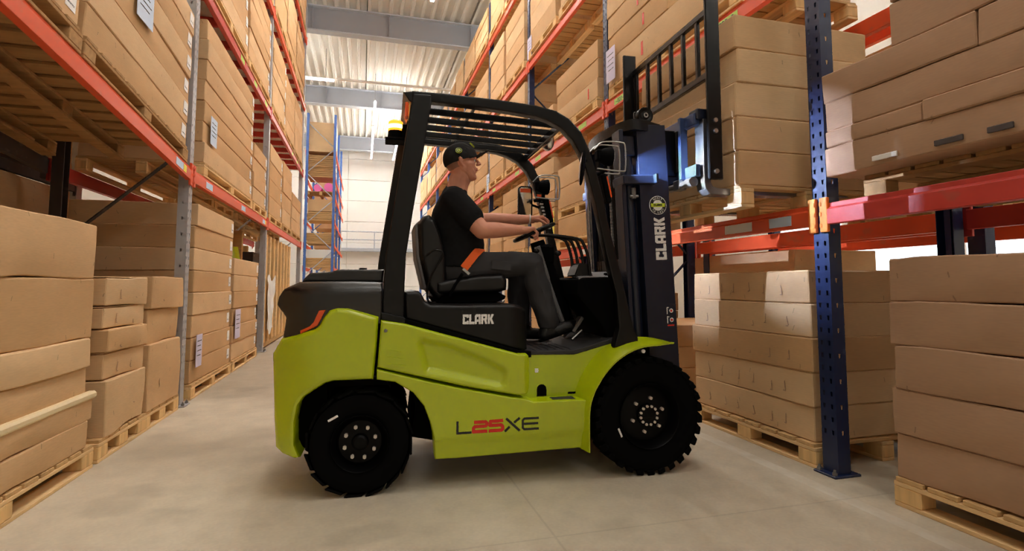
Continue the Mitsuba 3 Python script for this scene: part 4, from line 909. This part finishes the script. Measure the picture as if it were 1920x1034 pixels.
# --- mast, leaning back
ML = T().translate([2.0, 0, .58]).rotate([0, 1, 0], -2.5).translate([-2.0, 0, -.58])
mk_ = numbered('mast', TR)
def mp(name, mesh, m='mast_paint', parent=mk_, smooth=30, label=None, kind=None): return part(name, parent, shape(mesh, m, smooth), XF @ ML, label, kind)
def chan(u0, u1, v0, v1, z0, z1, s): return cat(chbox(u0, u1, min(v0, v0 + s * .02), max(v0, v0 + s * .02), z0, z1, .003), chbox(u0, u0 + .025, min(v0, v1), max(v0, v1), z0, z1, .003), chbox(u1 - .025, u1, min(v0, v1), max(v0, v1), z0, z1, .003))
for s in (-1, 1):
    r = mp('outer_rail', chan(1.79, 2.0, s * .34, s * .24, .10, 2.195, -s))
    if s < 0:
        mp('lettering', side(affinity.translate(affinity.rotate(clark(.285, .078), 90, origin=(0, 0)), 1.955, 1.29), -.3405), 'decal_white', r, smooth=False, label='white lettering reading upwards')
        rg_ = sg.Point(0, 0)
        bd = mp('badge', side(affinity.translate(rg_.buffer(.062, 32), 1.912, 1.652), -.3405, .001), 'decal_white', r, smooth=False, label='round black and white badge')
    mp('inner_rail', chan(1.83, 1.985, s * .235, s * .16, .12, 2.19, -s), 'black_gloss')
    mp('lift_cylinder', cat(cyl((1.745, s * .27, .15), (1.745, s * .27, 1.93), .040, 18), cyl((1.745, s * .27, 1.93), (1.745, s * .27, 2.0), .032, 14), chbox(1.70, 1.79, s * .27 - .04, s * .27 + .04, 1.99, 2.13, .008)))
    mp('rear_flange', chbox(1.665, 1.695, min(s * .34, s * .22), max(s * .34, s * .22), .12, 2.16, .004))
    mp('cylinder_clamp', cat(chbox(1.67, 1.89, min(s * .38, s * .335), max(s * .38, s * .335), 1.79, 1.85, .006), chbox(1.66, 1.69, min(s * .38, s * .2), max(s * .38, s * .2), 1.79, 1.85, .006), chbox(1.87, 1.89, min(s * .42, s * .335), max(s * .42, s * .335), 1.79, 1.85, .004)))
    mp('hydraulic_fitting', cat(cyl((1.75, s * .325, 1.70), (1.75, s * .325, 1.77), .018, 10), cyl((1.72, s * .33, 1.715), (1.78, s * .33, 1.715), .010, 8), cyl((1.75, s * .34, 1.74), (1.75, s * .31, 1.74), .008, 6)), 'dull_steel')
    ch = []
    for i in range(86):
        z = .35 + i * .02
        ch.append(chbox(1.634, 1.646, s * .2 - .012 + .003 * (i % 2), s * .2 + .012 - .003 * (i % 2), z, z + .017, .002))
    mp('lift_chain', cat(*ch), 'dull_steel', kind='stuff')
    for o in (.0, .035):
        h = mp('hose', tube(spline([(1.70, s * (.12 + o), 2.05), (1.69, s * (.12 + o), 1.4), (1.68, s * (.13 + o), 1.05), (1.66, s * (.15 + o), .8), (1.68, s * .2, .6)], 5), .011, 8), 'black_gloss')
        if s < 0: mp('hose_fitting', cat(cyl((1.68, s * (.13 + o), 1.04), (1.682, s * (.13 + o), 1.14), .013, 8), cyl((1.678, s * (.13 + o), 1.0), (1.68, s * (.13 + o), 1.04), .017, 6)), 'steel', h)
oc = spline([(2.0, -.27), (1.80, -.375), (1.72, -.345), (1.675, -.2), (1.655, 0), (1.675, .2), (1.72, .345), (1.80, .375), (2.0, .27)], 5)
band = sg.Polygon(np.vstack([oc, [(2.0, .2), (1.80, .22), (1.76, 0), (1.80, -.22), (2.0, -.2)]])).buffer(0)
mp('top_crossmember', ext(band, .07).apply_translation((0, 0, 2.15)), 'black_plastic')
for q in (1.2, .5): mp('crossmember', chbox(1.68, 1.72, -.3, .3, q, q + .11, .006), 'black_plastic')
pl = mp('chain_pulley', lathe([(0, -.022), (.016, -.026), (.018, -.02), (.03, -.018), (.044, -.024), (.056, -.024), (.058, -.018), (.05, 0), (.058, .018), (.056, .024), (0, .024)], 32).apply_translation((1.93, -.19, 2.30)), 'black_gloss')
mp('pulley_hub', lathe([(.008, -.030), (.018, -.030), (.02, -.022), (.02, 0)], 20).apply_translation((1.93, -.19, 2.30)), 'steel', pl)
mp('pulley_bracket', chbox(1.87, 1.99, -.165, -.14, 2.2, 2.34, .006), 'black_plastic', pl)
ring = sg.Point(0, 0).buffer(.058, 32)
def mside(g, v, m, nm, parent, d=.001, label=None): return mp(nm, side(affinity.translate(g, 1.912, 1.652), v, d), m, parent, False, label)
mside(ring.difference(sg.Point(0, 0).buffer(.036, 32)), -.3416, 'decal_black', 'badge_ring', bd)
mside(sg.box(-.05, -.011, .05, .013), -.3430, 'decal_lime', 'badge_band', bd)
mside(affinity.translate(clark(.06, .014), -.03, -.006), -.3442, 'decal_black', 'badge_lettering', bd, label='small black lettering')
for txt, r0, a0, flip in (('BUILT', .041, PI / 2, 1), ('TO LAST', .053, -PI / 2, -1)):
    for i, c in enumerate(txt):
        if c == ' ': continue
        g = meshkit.text_mesh(c, .0125, .001, bold=True); g.apply_translation((-g.bounds[:, 0].mean(), 0, 0))
        a = a0 - flip * (i - (len(txt) - 1) / 2) * .30
        R = trimesh.transformations.rotation_matrix(a - PI / 2 if flip > 0 else a + PI / 2, [0, 0, 1]); g.apply_transform(R)
        g.apply_translation((r0 * math.cos(a), r0 * math.sin(a), 0)); g.apply_transform(SIDE); g.apply_translation((1.912, -.3428, 1.652))
        mp('badge_letter', g, 'decal_white', bd, False)
# red and white load pictogram low on the mast
pg = unary_union([bar([(-.024, -.06), (.024, -.06)], .010)]); mp('warning_print', side(affinity.translate(pg, 1.955, .92), -.3405), 'decal_red', mk_, False, 'red and white warning pictogram')
for dz in (-.025, .035):
    mp('warning_print', side(affinity.translate(sg.Point(.008, dz).buffer(.014).difference(sg.Point(.008, dz).buffer(.008)).union(bar([(-.022, dz - .022), (-.022, dz + .022), (-.008, dz + .02)], .006)), 1.955, .92), -.3405), 'decal_white', mk_, False)
    mp('warning_print', side(affinity.translate(sg.Point(.008, dz).buffer(.007), 1.955, .92), -.3405), 'decal_red', mk_, False)
# carriage, forks, backrest
CA = numbered('carriage', TR)
def ca(name, mesh, m='carriage_lit_paint', parent=CA, smooth=30): return part(name, parent, shape(mesh, m, smooth), XF)
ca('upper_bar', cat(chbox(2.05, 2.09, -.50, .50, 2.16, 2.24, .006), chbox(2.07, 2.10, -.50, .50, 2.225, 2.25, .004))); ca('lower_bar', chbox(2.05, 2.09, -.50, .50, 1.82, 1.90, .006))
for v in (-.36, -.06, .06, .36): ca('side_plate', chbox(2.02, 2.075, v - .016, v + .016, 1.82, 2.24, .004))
for v in (-.26, .26): ca('roller_plate', chbox(1.93, 2.05, v - .012, v + .012, 1.86, 2.18, .006), 'black_gloss')
for v in (-.26, .26): ca('guide_plate', chbox(2.03, 2.07, v - .045, v + .045, 1.88, 2.17, .006), 'black_gloss')
ca('hose_ring', tube([(2.045, -.17 + .035 * math.cos(a), 2.02 + .05 * math.sin(a)) for a in aa], .008, 8, closed=True), 'black_matte')
ca('shift_cylinder', cat(cyl((2.055, -.45, 1.79), (2.055, .2, 1.79), .024, 14), cyl((2.055, -.47, 1.79), (2.055, -.40, 1.79), .032, 14), chbox(2.03, 2.09, -.33, -.25, 1.76, 1.83, .006)), 'dull_steel')
for v in (-.47, .47):
    f = numbered('fork', CA)
    pr = [(2.10, 2.20), (2.145, 2.20), (2.150, 1.78), (2.165, 1.755), (2.20, 1.745), (3.20, 1.728), (3.20, 1.718), (2.20, 1.70), (2.14, 1.705), (2.11, 1.735), (2.10, 1.78)]
    part('arm', f, shape(prism(pr, v - .05, v + .05, .006), 'fork_steel', 30), XF)
    part('fork_hook', f, shape(chbox(2.06, 2.15, v - .05, v + .05, 2.19, 2.262, .006), 'mast_paint', 30), XF)
LB_ = numbered('load_backrest', TR)
def lb(name, mesh, m='black_gloss', parent=LB_): return part(name, parent, shape(mesh, m, 30), XF)
for s, v in ((-1, -.56), (1, .585)):
    k = lb('backrest_post', chbox(2.105 if s < 0 else 2.06, 2.205 if s < 0 else 2.175, v - .012, v + .012, 1.79, 3.08, .006))
    for z in (1.84, 2.10, 2.17): lb('post_bolt', cyl((2.15, v - .03, z), (2.15, v - .012, z), .016, 6), 'steel', k)
lb('backrest_rail', chbox(2.14, 2.175, -.55, .575, 2.90, 2.945, .004)); lb('backrest_rail', chbox(2.14, 2.175, -.55, .575, 2.47, 2.515, .004))
for v in (.53, .33, .14, -.04, -.21, -.39): lb('backrest_bar', chbox(2.145, 2.17, v - .016, v + .016, 2.50, 2.92, .004))
# the near work light and its partner shine on the mast and the load
def world(u, v, z): return (np.array(XF.matrix, float) @ np.array([u, v, z, 1.]))[:3]
for nm, s, tgt in (('near_work_light', -1, (2.25, -.50, 1.80)), ('far_work_light', 1, (2.3, .45, 1.70))):
    u, v, z = HL[s]
    scene[nm] = {'type': 'spot', 'to_world': T().look_at(origin=world(u + .03, v, z).tolist(), target=world(*tgt).tolist(), up=[0, 0, 1]), 'intensity': rgb(*HEADLIGHT), 'cutoff_angle': 33., 'beam_width': 4.}
# the load on the forks
px, py = 2.285, 2.87
pallet('wooden pallet lifted on the forks under the raised boxes', px, px + 1.1, py, py + 1.24, 1.61, group='wooden pallets under the box stacks')
for i in range(5): carton(f'{up(i, 5)} cardboard box of the raised load on the forks', px + .01, px + 1.1, py + .02, py + 1.22, 1.757 + i * .225, 1.757 + (i + 1) * .225, -1, True, slits=0, group='cardboard boxes on the forks', jit=.01)
# ------------------------------------------------------------------ the driver
PS = thing('person', 'man in black cap and black T-shirt driving the forklift, both hands on its wheel', 'person')
def sph(p, r, n=32):
    return m3.Manifold.sphere(r, n).translate([float(x) for x in p])
def bone(*ps): return m3.Manifold.batch_hull([sph(p, r) for p, r in ps])
def fuse(bs, edge=.014, it=12, lam=.5):
    m = bs[0]
    for b in bs[1:]: m = m + b
    t = tm(m.refine_to_length(edge)); t.merge_vertices()
    trimesh.smoothing.filter_taubin(t, lamb=lam, nu=lam + .03, iterations=it); return t
def hand(W, f, n, s, curl, thumb=(.55, .35)):
    """W wrist; f to the fingers, n out of the palm, s to the thumb's side"""
    W, f, n, s = (np.asarray(x, float) for x in (W, f, n, s)); f /= np.linalg.norm(f); n = n - f * (n @ f); n /= np.linalg.norm(n); s = s - f * (s @ f) - n * (s @ n); s /= np.linalg.norm(s)
    k = [W + f * (.082 - .006 * abs(i - .7)) + s * (.033 - .0215 * i) - n * .004 for i in range(4)]
    out = [bone((W + s * .018, .021), (W - s * .018, .021), (k[0], .0135), (k[3], .0125)), bone((k[0], .0135), (k[1], .0135), (k[2], .013), (k[3], .012), (W + f * .03 + n * .008, .019))]
    for i, (L, r) in enumerate(((.040, .0092), (.044, .0095), (.041, .009), (.033, .0082))):
        p, a = k[i], 0.
        for j, (c, q) in enumerate(zip(curl, (1, .62, .5))):
            a += c + .06 * i; d = f * math.cos(a) + n * math.sin(a) - s * .05 * (i - 1.5)
            p2 = p + d * L * q; out.append(bone((p, r * (1 - .07 * j)), (p2, r * (.93 - .07 * j)))); p = p2
    b = W + f * .022 + s * .026 + n * .006; c = b + (f * .75 + s * .55 + n * .25) * .040; d = c + (f * .85 + s * .05 + n * .55) * .033; e = d + (f * .75 - s * .15 + n * .65) * .026
    out += [bone((b, .0155), (c, .0118)), bone((c, .0115), (d, .0102)), bone((d, .0102), (e, .0088))]
    return out
J = dict(sR=(.535, -.185, 1.655), eR=(.70, -.265, 1.462), wR=(.985, -.165, 1.480), sL=(.535, .185, 1.655), eL=(.79, .275, 1.590), wL=(1.135, .14, 1.590),
         hR=(.585, -.10, 1.245), kR=(1.055, -.14, 1.262), aR=(1.17, -.125, .855), hL=(.585, .10, 1.245), kL=(1.035, .145, 1.25), aL=(1.04, .14, .82))
TORSO = lambda g: [bone(((.56, -.10, 1.235), .130 + g), ((.56, .10, 1.235), .130 + g), ((.585, -.075, 1.385), .150 + g), ((.585, .075, 1.385), .150 + g)),
                   bone(((.585, -.075, 1.385), .150 + g), ((.585, .075, 1.385), .150 + g), ((.555, -.095, 1.57), .132 + g), ((.555, .095, 1.57), .132 + g)),
                   bone(((.555, -.095, 1.57), .132 + g), ((.555, .095, 1.57), .132 + g), (J['sR'], .068 + g), (J['sL'], .068 + g), ((.55, 0, 1.705), .07 + g))]
def arm(S, E, t=1., g=0., r=(.068, .055)):
    S, E = np.array(S), np.array(E); M = S + (E - S) * t; return bone((S, r[0] + g), (M, r[0] + (r[1] - r[0]) * t + g))
body = TORSO(-.004) + [bone(((.555, 0, 1.70), .076), ((.590, 0, 1.83), .068)), bone(((.60, 0, 1.83), .066), ((.60, 0, 1.90), .070))]
for s in 'RL':
    S, E, Wp = np.array(J['s' + s]), np.array(J['e' + s]), np.array(J['w' + s]); q = E + (Wp - E) * .28
    body += [arm(S, E), bone((E, .052), (q, .052)), bone((q, .052), (E + (Wp - E) * .72, .039)), bone((E + (Wp - E) * .72, .039), (Wp, .029))]
    body += [bone((J['h' + s], .09), (J['k' + s], .058)), bone((J['k' + s], .056), (J['a' + s], .04))]
body += hand(J['wR'], (1, .10, .12), (.12, .10, -1), (0, 1, 0), (.75, .85, .6))
body += hand(J['wL'], (1, -.35, .10), (.25, -.1, -1), (0, -1, 0), (.65, .9, .6))
# head: skull, jaw, cheek, brow, nose, ear
HC = np.array([.598, 0, 1.955])
def ellm(c, a, b, d, n=28): return m3.Manifold.sphere(1., n).scale([a, b, d]).translate([float(x) for x in c])
head = [bone(((.635, -.048, 1.925), .036), ((.635, .048, 1.925), .036), ((.63, -.044, 1.885), .032), ((.63, .044, 1.885), .032), ((.672, -.022, 1.868), .026), ((.672, .022, 1.868), .026)), bone(((.690, -.034, 1.945), .004), ((.665, -.046, 1.935), .02), ((.690, .034, 1.945), .004), ((.665, .046, 1.935), .02)), ellm(HC + [0, 0, .01], .104, .080, .112), bone(((.615, -.035, 1.90), .046), ((.615, .035, 1.90), .046), ((.664, -.022, 1.852), .030), ((.664, .022, 1.852), .030), ((.686, 0, 1.848), .022)),
        bone(((.655, -.036, 1.925), .036), ((.655, .036, 1.925), .036), ((.672, -.014, 1.895), .03), ((.672, .014, 1.895), .03)),
        bone(((.684, -.032, 1.978), .014), ((.684, .032, 1.978), .014), ((.690, 0, 1.978), .016)),
        bone(((.700, 0, 1.972), .0085), ((.726, 0, 1.942), .0105)), bone(((.712, -.012, 1.937), .0085), ((.712, .012, 1.937), .0085), ((.727, 0, 1.942), .0105)),
        bone(((.694, -.016, 1.905), .012), ((.694, .016, 1.905), .012), ((.703, 0, 1.906), .011)), bone(((.690, -.015, 1.889), .011), ((.690, .015, 1.889), .011), ((.698, 0, 1.889), .010)), bone(((.684, 0, 1.853), .018), ((.690, 0, 1.855), .015))]
for s in (-1, 1):
    head += [bone(((.600, s * .080, 1.948), .011), ((.582, s * .091, 1.955), .0105), ((.585, s * .090, 1.932), .010)), bone(((.585, s * .090, 1.932), .010), ((.600, s * .081, 1.912), .008))]
body += head
fm = fuse(body, .0085, 6, .42)
part('body', PS, shape(fm, 'skin', True), XF)
for s in (-1, 1):
    e = part('eye', PS, shape(trimesh.creation.icosphere(2, .0115).apply_translation((.6835, s * .032, 1.957)), 'decal_white', True), XF)
    part('iris', e, shape(trimesh.creation.icosphere(2, .0062).apply_translation((.6905, s * .034, 1.956)), 'hair_dark', True), XF)
    part('eyebrow', PS, shape(tube([(.698, s * .016, 1.984), (.694, s * .034, 1.987), (.680, s * .048, 1.980)], [.003, .004, .002], 6), 'hair_dark', True), XF)
part('lips', PS, shape(tube([(.700, -.021, 1.8965), (.709, -.008, 1.8975), (.711, 0, 1.897), (.709, .008, 1.8975), (.700, .021, 1.8965)], [.002, .004, .0045, .004, .002], 8), 'lip', True), XF)
hr = ellm(HC + [0, 0, .01], .106, .0815, .114, 40) ^ m3.Manifold.cube([.12, .3, .12]).translate([.478, -.15, 1.885])
hr = hr - ellm((.60, -.09, 1.93), .034, .05, .035) - ellm((.60, .09, 1.93), .034, .05, .035)
part('hair', PS, shape(tm(hr.refine_to_length(.01)), 'hair_short', 40), XF)
# cap: crown cut by a slanting plane, a curved peak, a strap and a badge
crown = ellm(HC + [-.002, 0, .012], .119, .094, .113, 48).trim_by_plane([-.34, 0, .94], -.34 * .598 + .94 * 1.950)
part('cap', PS, shape(tm(crown.refine_to_length(.012)), 'cap_black', 40), XF, label='black baseball cap')
capk = PS + '__cap'
V = []; nu, nv = 12, 16
for i in range(nu + 1):
    for j in range(nv + 1):
        a = -1.15 + 2.3 * j / nv; t = i / nu
        r0, r1 = .088, .088
        x = .598 + math.cos(a) * (.106 + t * .080); y = math.sin(a) * .093 * (1 - .10 * t)
        V.append((x, y, 1.992 + .046 * t * math.cos(a) - .062 * (y / .09) ** 2 * (.55 + .25 * t)))
V = np.array(V); n1 = nv + 1
F = [(i * n1 + j, i * n1 + j + 1, (i + 1) * n1 + j + 1, (i + 1) * n1 + j) for i in range(nu) for j in range(nv)]
Fa = np.array(F); N = len(V)
V2 = np.vstack([V, V - [0, 0, .005]]); Fb = np.vstack([Fa, Fa[:, ::-1] + N])
bd_ = [j for j in range(n1)] + [i * n1 + nv for i in range(1, nu + 1)] + [nu * n1 + j for j in range(nv - 1, -1, -1)] + [i * n1 for i in range(nu - 1, 0, -1)]
Fb = np.vstack([Fb, [(bd_[q], bd_[(q + 1) % len(bd_)], bd_[(q + 1) % len(bd_)] + N, bd_[q] + N) for q in range(len(bd_))]])
part('peak', capk, shape((V2, Fb), 'cap_black', 40), XF)
bp = np.array([.572, -.098, 2.005]); bn = np.array([-.1, -.88, .46]); bn /= np.linalg.norm(bn); br = np.cross([0, 0, 1.], bn); br /= np.linalg.norm(br); bu = np.cross(bn, br)
BM = np.eye(4); BM[:3, 0], BM[:3, 1], BM[:3, 2], BM[:3, 3] = br, bu, bn, bp - bn * .006
part('cap_badge', capk, shape(ext(sg.Point(0, 0).buffer(.0215, 24), .006).apply_transform(BM), 'decal_lime'), XF, label='round lime badge')
for g, m_, h in ((sg.Point(0, 0).buffer(.0185, 24).difference(sg.Point(0, 0).buffer(.0125, 24)), 'decal_black', .007), (affinity.translate(clark(.019, .0055), -.0095, -.0027), 'decal_black', .0072)):
    part('badge_print', capk, shape(ext(g, h).apply_transform(BM), m_), XF)
fq = np.array([.672, -.03, 2.065]); fn_ = np.array([.62, -.25, .74]); fn_ /= np.linalg.norm(fn_); fr = np.cross([0, 0, 1.], fn_); fr /= np.linalg.norm(fr); fu = np.cross(fn_, fr)
FM = np.eye(4); FM[:3, 0], FM[:3, 1], FM[:3, 2], FM[:3, 3] = fr, fu, fn_, fq - fn_ * .006
part('cap_lettering', capk, shape(ext(clark(.07, .022), .009).apply_transform(FM), 'decal_lime'), XF, label='small lime lettering')
# clothes
tee = [b for b in TORSO(.012)] + [bone(((.552, 0, 1.69), .088), ((.565, 0, 1.735), .076))]
for s in 'RL': tee += [arm(J['s' + s], J['e' + s], .0, .014), arm(J['s' + s], J['e' + s], .56, .018, (.068, .066))]
mt_ = tee[0]
for b in tee[1:]: mt_ = mt_ + b
mt_ = mt_.trim_by_plane([0, 0, 1], 1.235)
tt = tm(mt_.refine_to_length(.016)); tt.merge_vertices(); trimesh.smoothing.filter_taubin(tt, lamb=.45, nu=.48, iterations=8)
tt.vertices += (meshkit.noise(tt.vertices * [14, 14, 9])[:, None] - .5) * .010 * trimesh.Trimesh(tt.vertices, tt.faces, process=False).vertex_normals
part('tee_shirt', PS, shape(tt, 'tee_black', True), XF, label='black T-shirt')
tr_ = [bone(((.56, -.10, 1.235), .136), ((.56, .10, 1.235), .136), ((.585, -.07, 1.32), .135), ((.585, .07, 1.32), .135))]
for s in 'RL':
    h_, k_, a_ = (np.array(J[q + s]) for q in 'hka')
    tr_ += [bone((h_ + [.03, 0, 0], .112), (h_ + (k_ - h_) * .55, .088)), bone((h_ + (k_ - h_) * .55, .088), (k_, .076)), bone((k_, .075), (k_ + (a_ - k_) * .5, .078)), bone((k_ + (a_ - k_) * .5, .078), (a_ + [0, 0, .03], .074))]
mt_ = tr_[0]
for b in tr_[1:]: mt_ = mt_ + b
mt_ = mt_.trim_by_plane([0, 0, 1], .84) - m3.Manifold.cube([.6, .6, .3]).translate([.3, -.3, 1.335])
tt = tm(mt_.refine_to_length(.016)); tt.merge_vertices(); trimesh.smoothing.filter_taubin(tt, lamb=.45, nu=.48, iterations=10)
tt.vertices += (meshkit.noise(tt.vertices * [16, 12, 16])[:, None] - .5) * .016 * trimesh.Trimesh(tt.vertices, tt.faces, process=False).vertex_normals
tk = part('trousers', PS, shape(tt, 'trousers', True), XF, label='dark grey work trousers')
part('pocket_flap', tk, shape(rot(chbox(.77, .90, -.222, -.212, 1.215, 1.275, .004), [0, 1, 0], 6, (.83, 0, 1.245)), 'trousers'), XF)
for s, (heel, toe) in {'R': ((1.14, -.125, .795), (1.315, -.125, .852)), 'L': ((1.01, .14, .785), (1.20, .14, .778))}.items():
    h_, t_ = np.array(heel), np.array(toe); d_ = t_ - h_; up_ = np.array([-d_[2], 0, d_[0]]); up_ /= np.linalg.norm(up_); L_ = d_ / np.linalg.norm(d_)
    sh = [bone((h_ + [0, .008, 0], .036), (h_ + [0, -.008, 0], .036), (h_ + d_ * .55, .04), (np.array(J['a' + s]) + [0, 0, .02], .045)), bone((h_ + d_ * .5 + [0, .012, 0], .04), (h_ + d_ * .5 - [0, .012, 0], .04), (t_ + [0, .02, 0], .032), (t_ - [0, .02, 0], .032), (t_ + L_ * .03, .028))]
    k = part('shoe', PS, shape(fuse(sh, .014, 6, .4), 'shoe_black', True), XF)
    so = m3.Manifold.hull_points(np.array([c + up_ * q + np.array([0, w, 0]) for c, ws in ((h_ - L_ * .04, .03), (h_ + d_ * .5, .042), (t_ + L_ * .035, .045), (t_ + L_ * .058, .02)) for w in (-ws, ws) for q in (-.038, -.026)]))
    part('sole', k, shape(tm(so), 'rubber'), XF)
part('wristband', PS, shape(tube([np.array(J['wL']) - [.02, 0, 0] + .0315 * (math.cos(a) * np.array([.1, .9, .3]) + math.sin(a) * np.array([.05, -.3, .95])) for a in aa[::3]], .006, 6, closed=True), 'film_white', 40), XF, label='pale wristband')
# lap belt across the hip
bp_ = np.array([(.588, -.262, 1.222), (.625, -.252, 1.268), (.665, -.232, 1.315), (.700, -.19, 1.345), (.725, -.12, 1.36), (.74, -.04, 1.365)])
bpp = spline(bp_, 5); wv = np.array([.78, 0, -.62]) * .026
no = np.array([0, -1, .25]); no /= np.linalg.norm(no)
Vb = np.vstack([np.column_stack([bpp + wv * q + no * o]) for q, o in ((-1, 0), (1, 0), (1, .004), (-1, .004))]); nb = len(bpp)
Fb_ = [(a * nb + i, a * nb + i + 1, ((a + 1) % 4) * nb + i + 1, ((a + 1) % 4) * nb + i) for a in range(4) for i in range(nb - 1)]
bt_ = trimesh.Trimesh(Vb, np.vstack([np.array(Fb_)[:, [0, 1, 2]], np.array(Fb_)[:, [0, 2, 3]]]), process=False); bt_.fix_normals()
sb_ = fp('seat_belt', bt_, 'belt_orange', sk, label='orange lap belt')
fp('buckle', rot(chbox(.575, .630, -.272, -.262, 1.195, 1.215, .003), [0, 1, 0], 40, (.60, -.267, 1.205)), 'steel', sb_)
fp('belt_stalk', tube([(.50, -.255, 1.05), (.535, -.262, 1.12), (.58, -.262, 1.19)], .009, 8), 'black_matte', sb_)
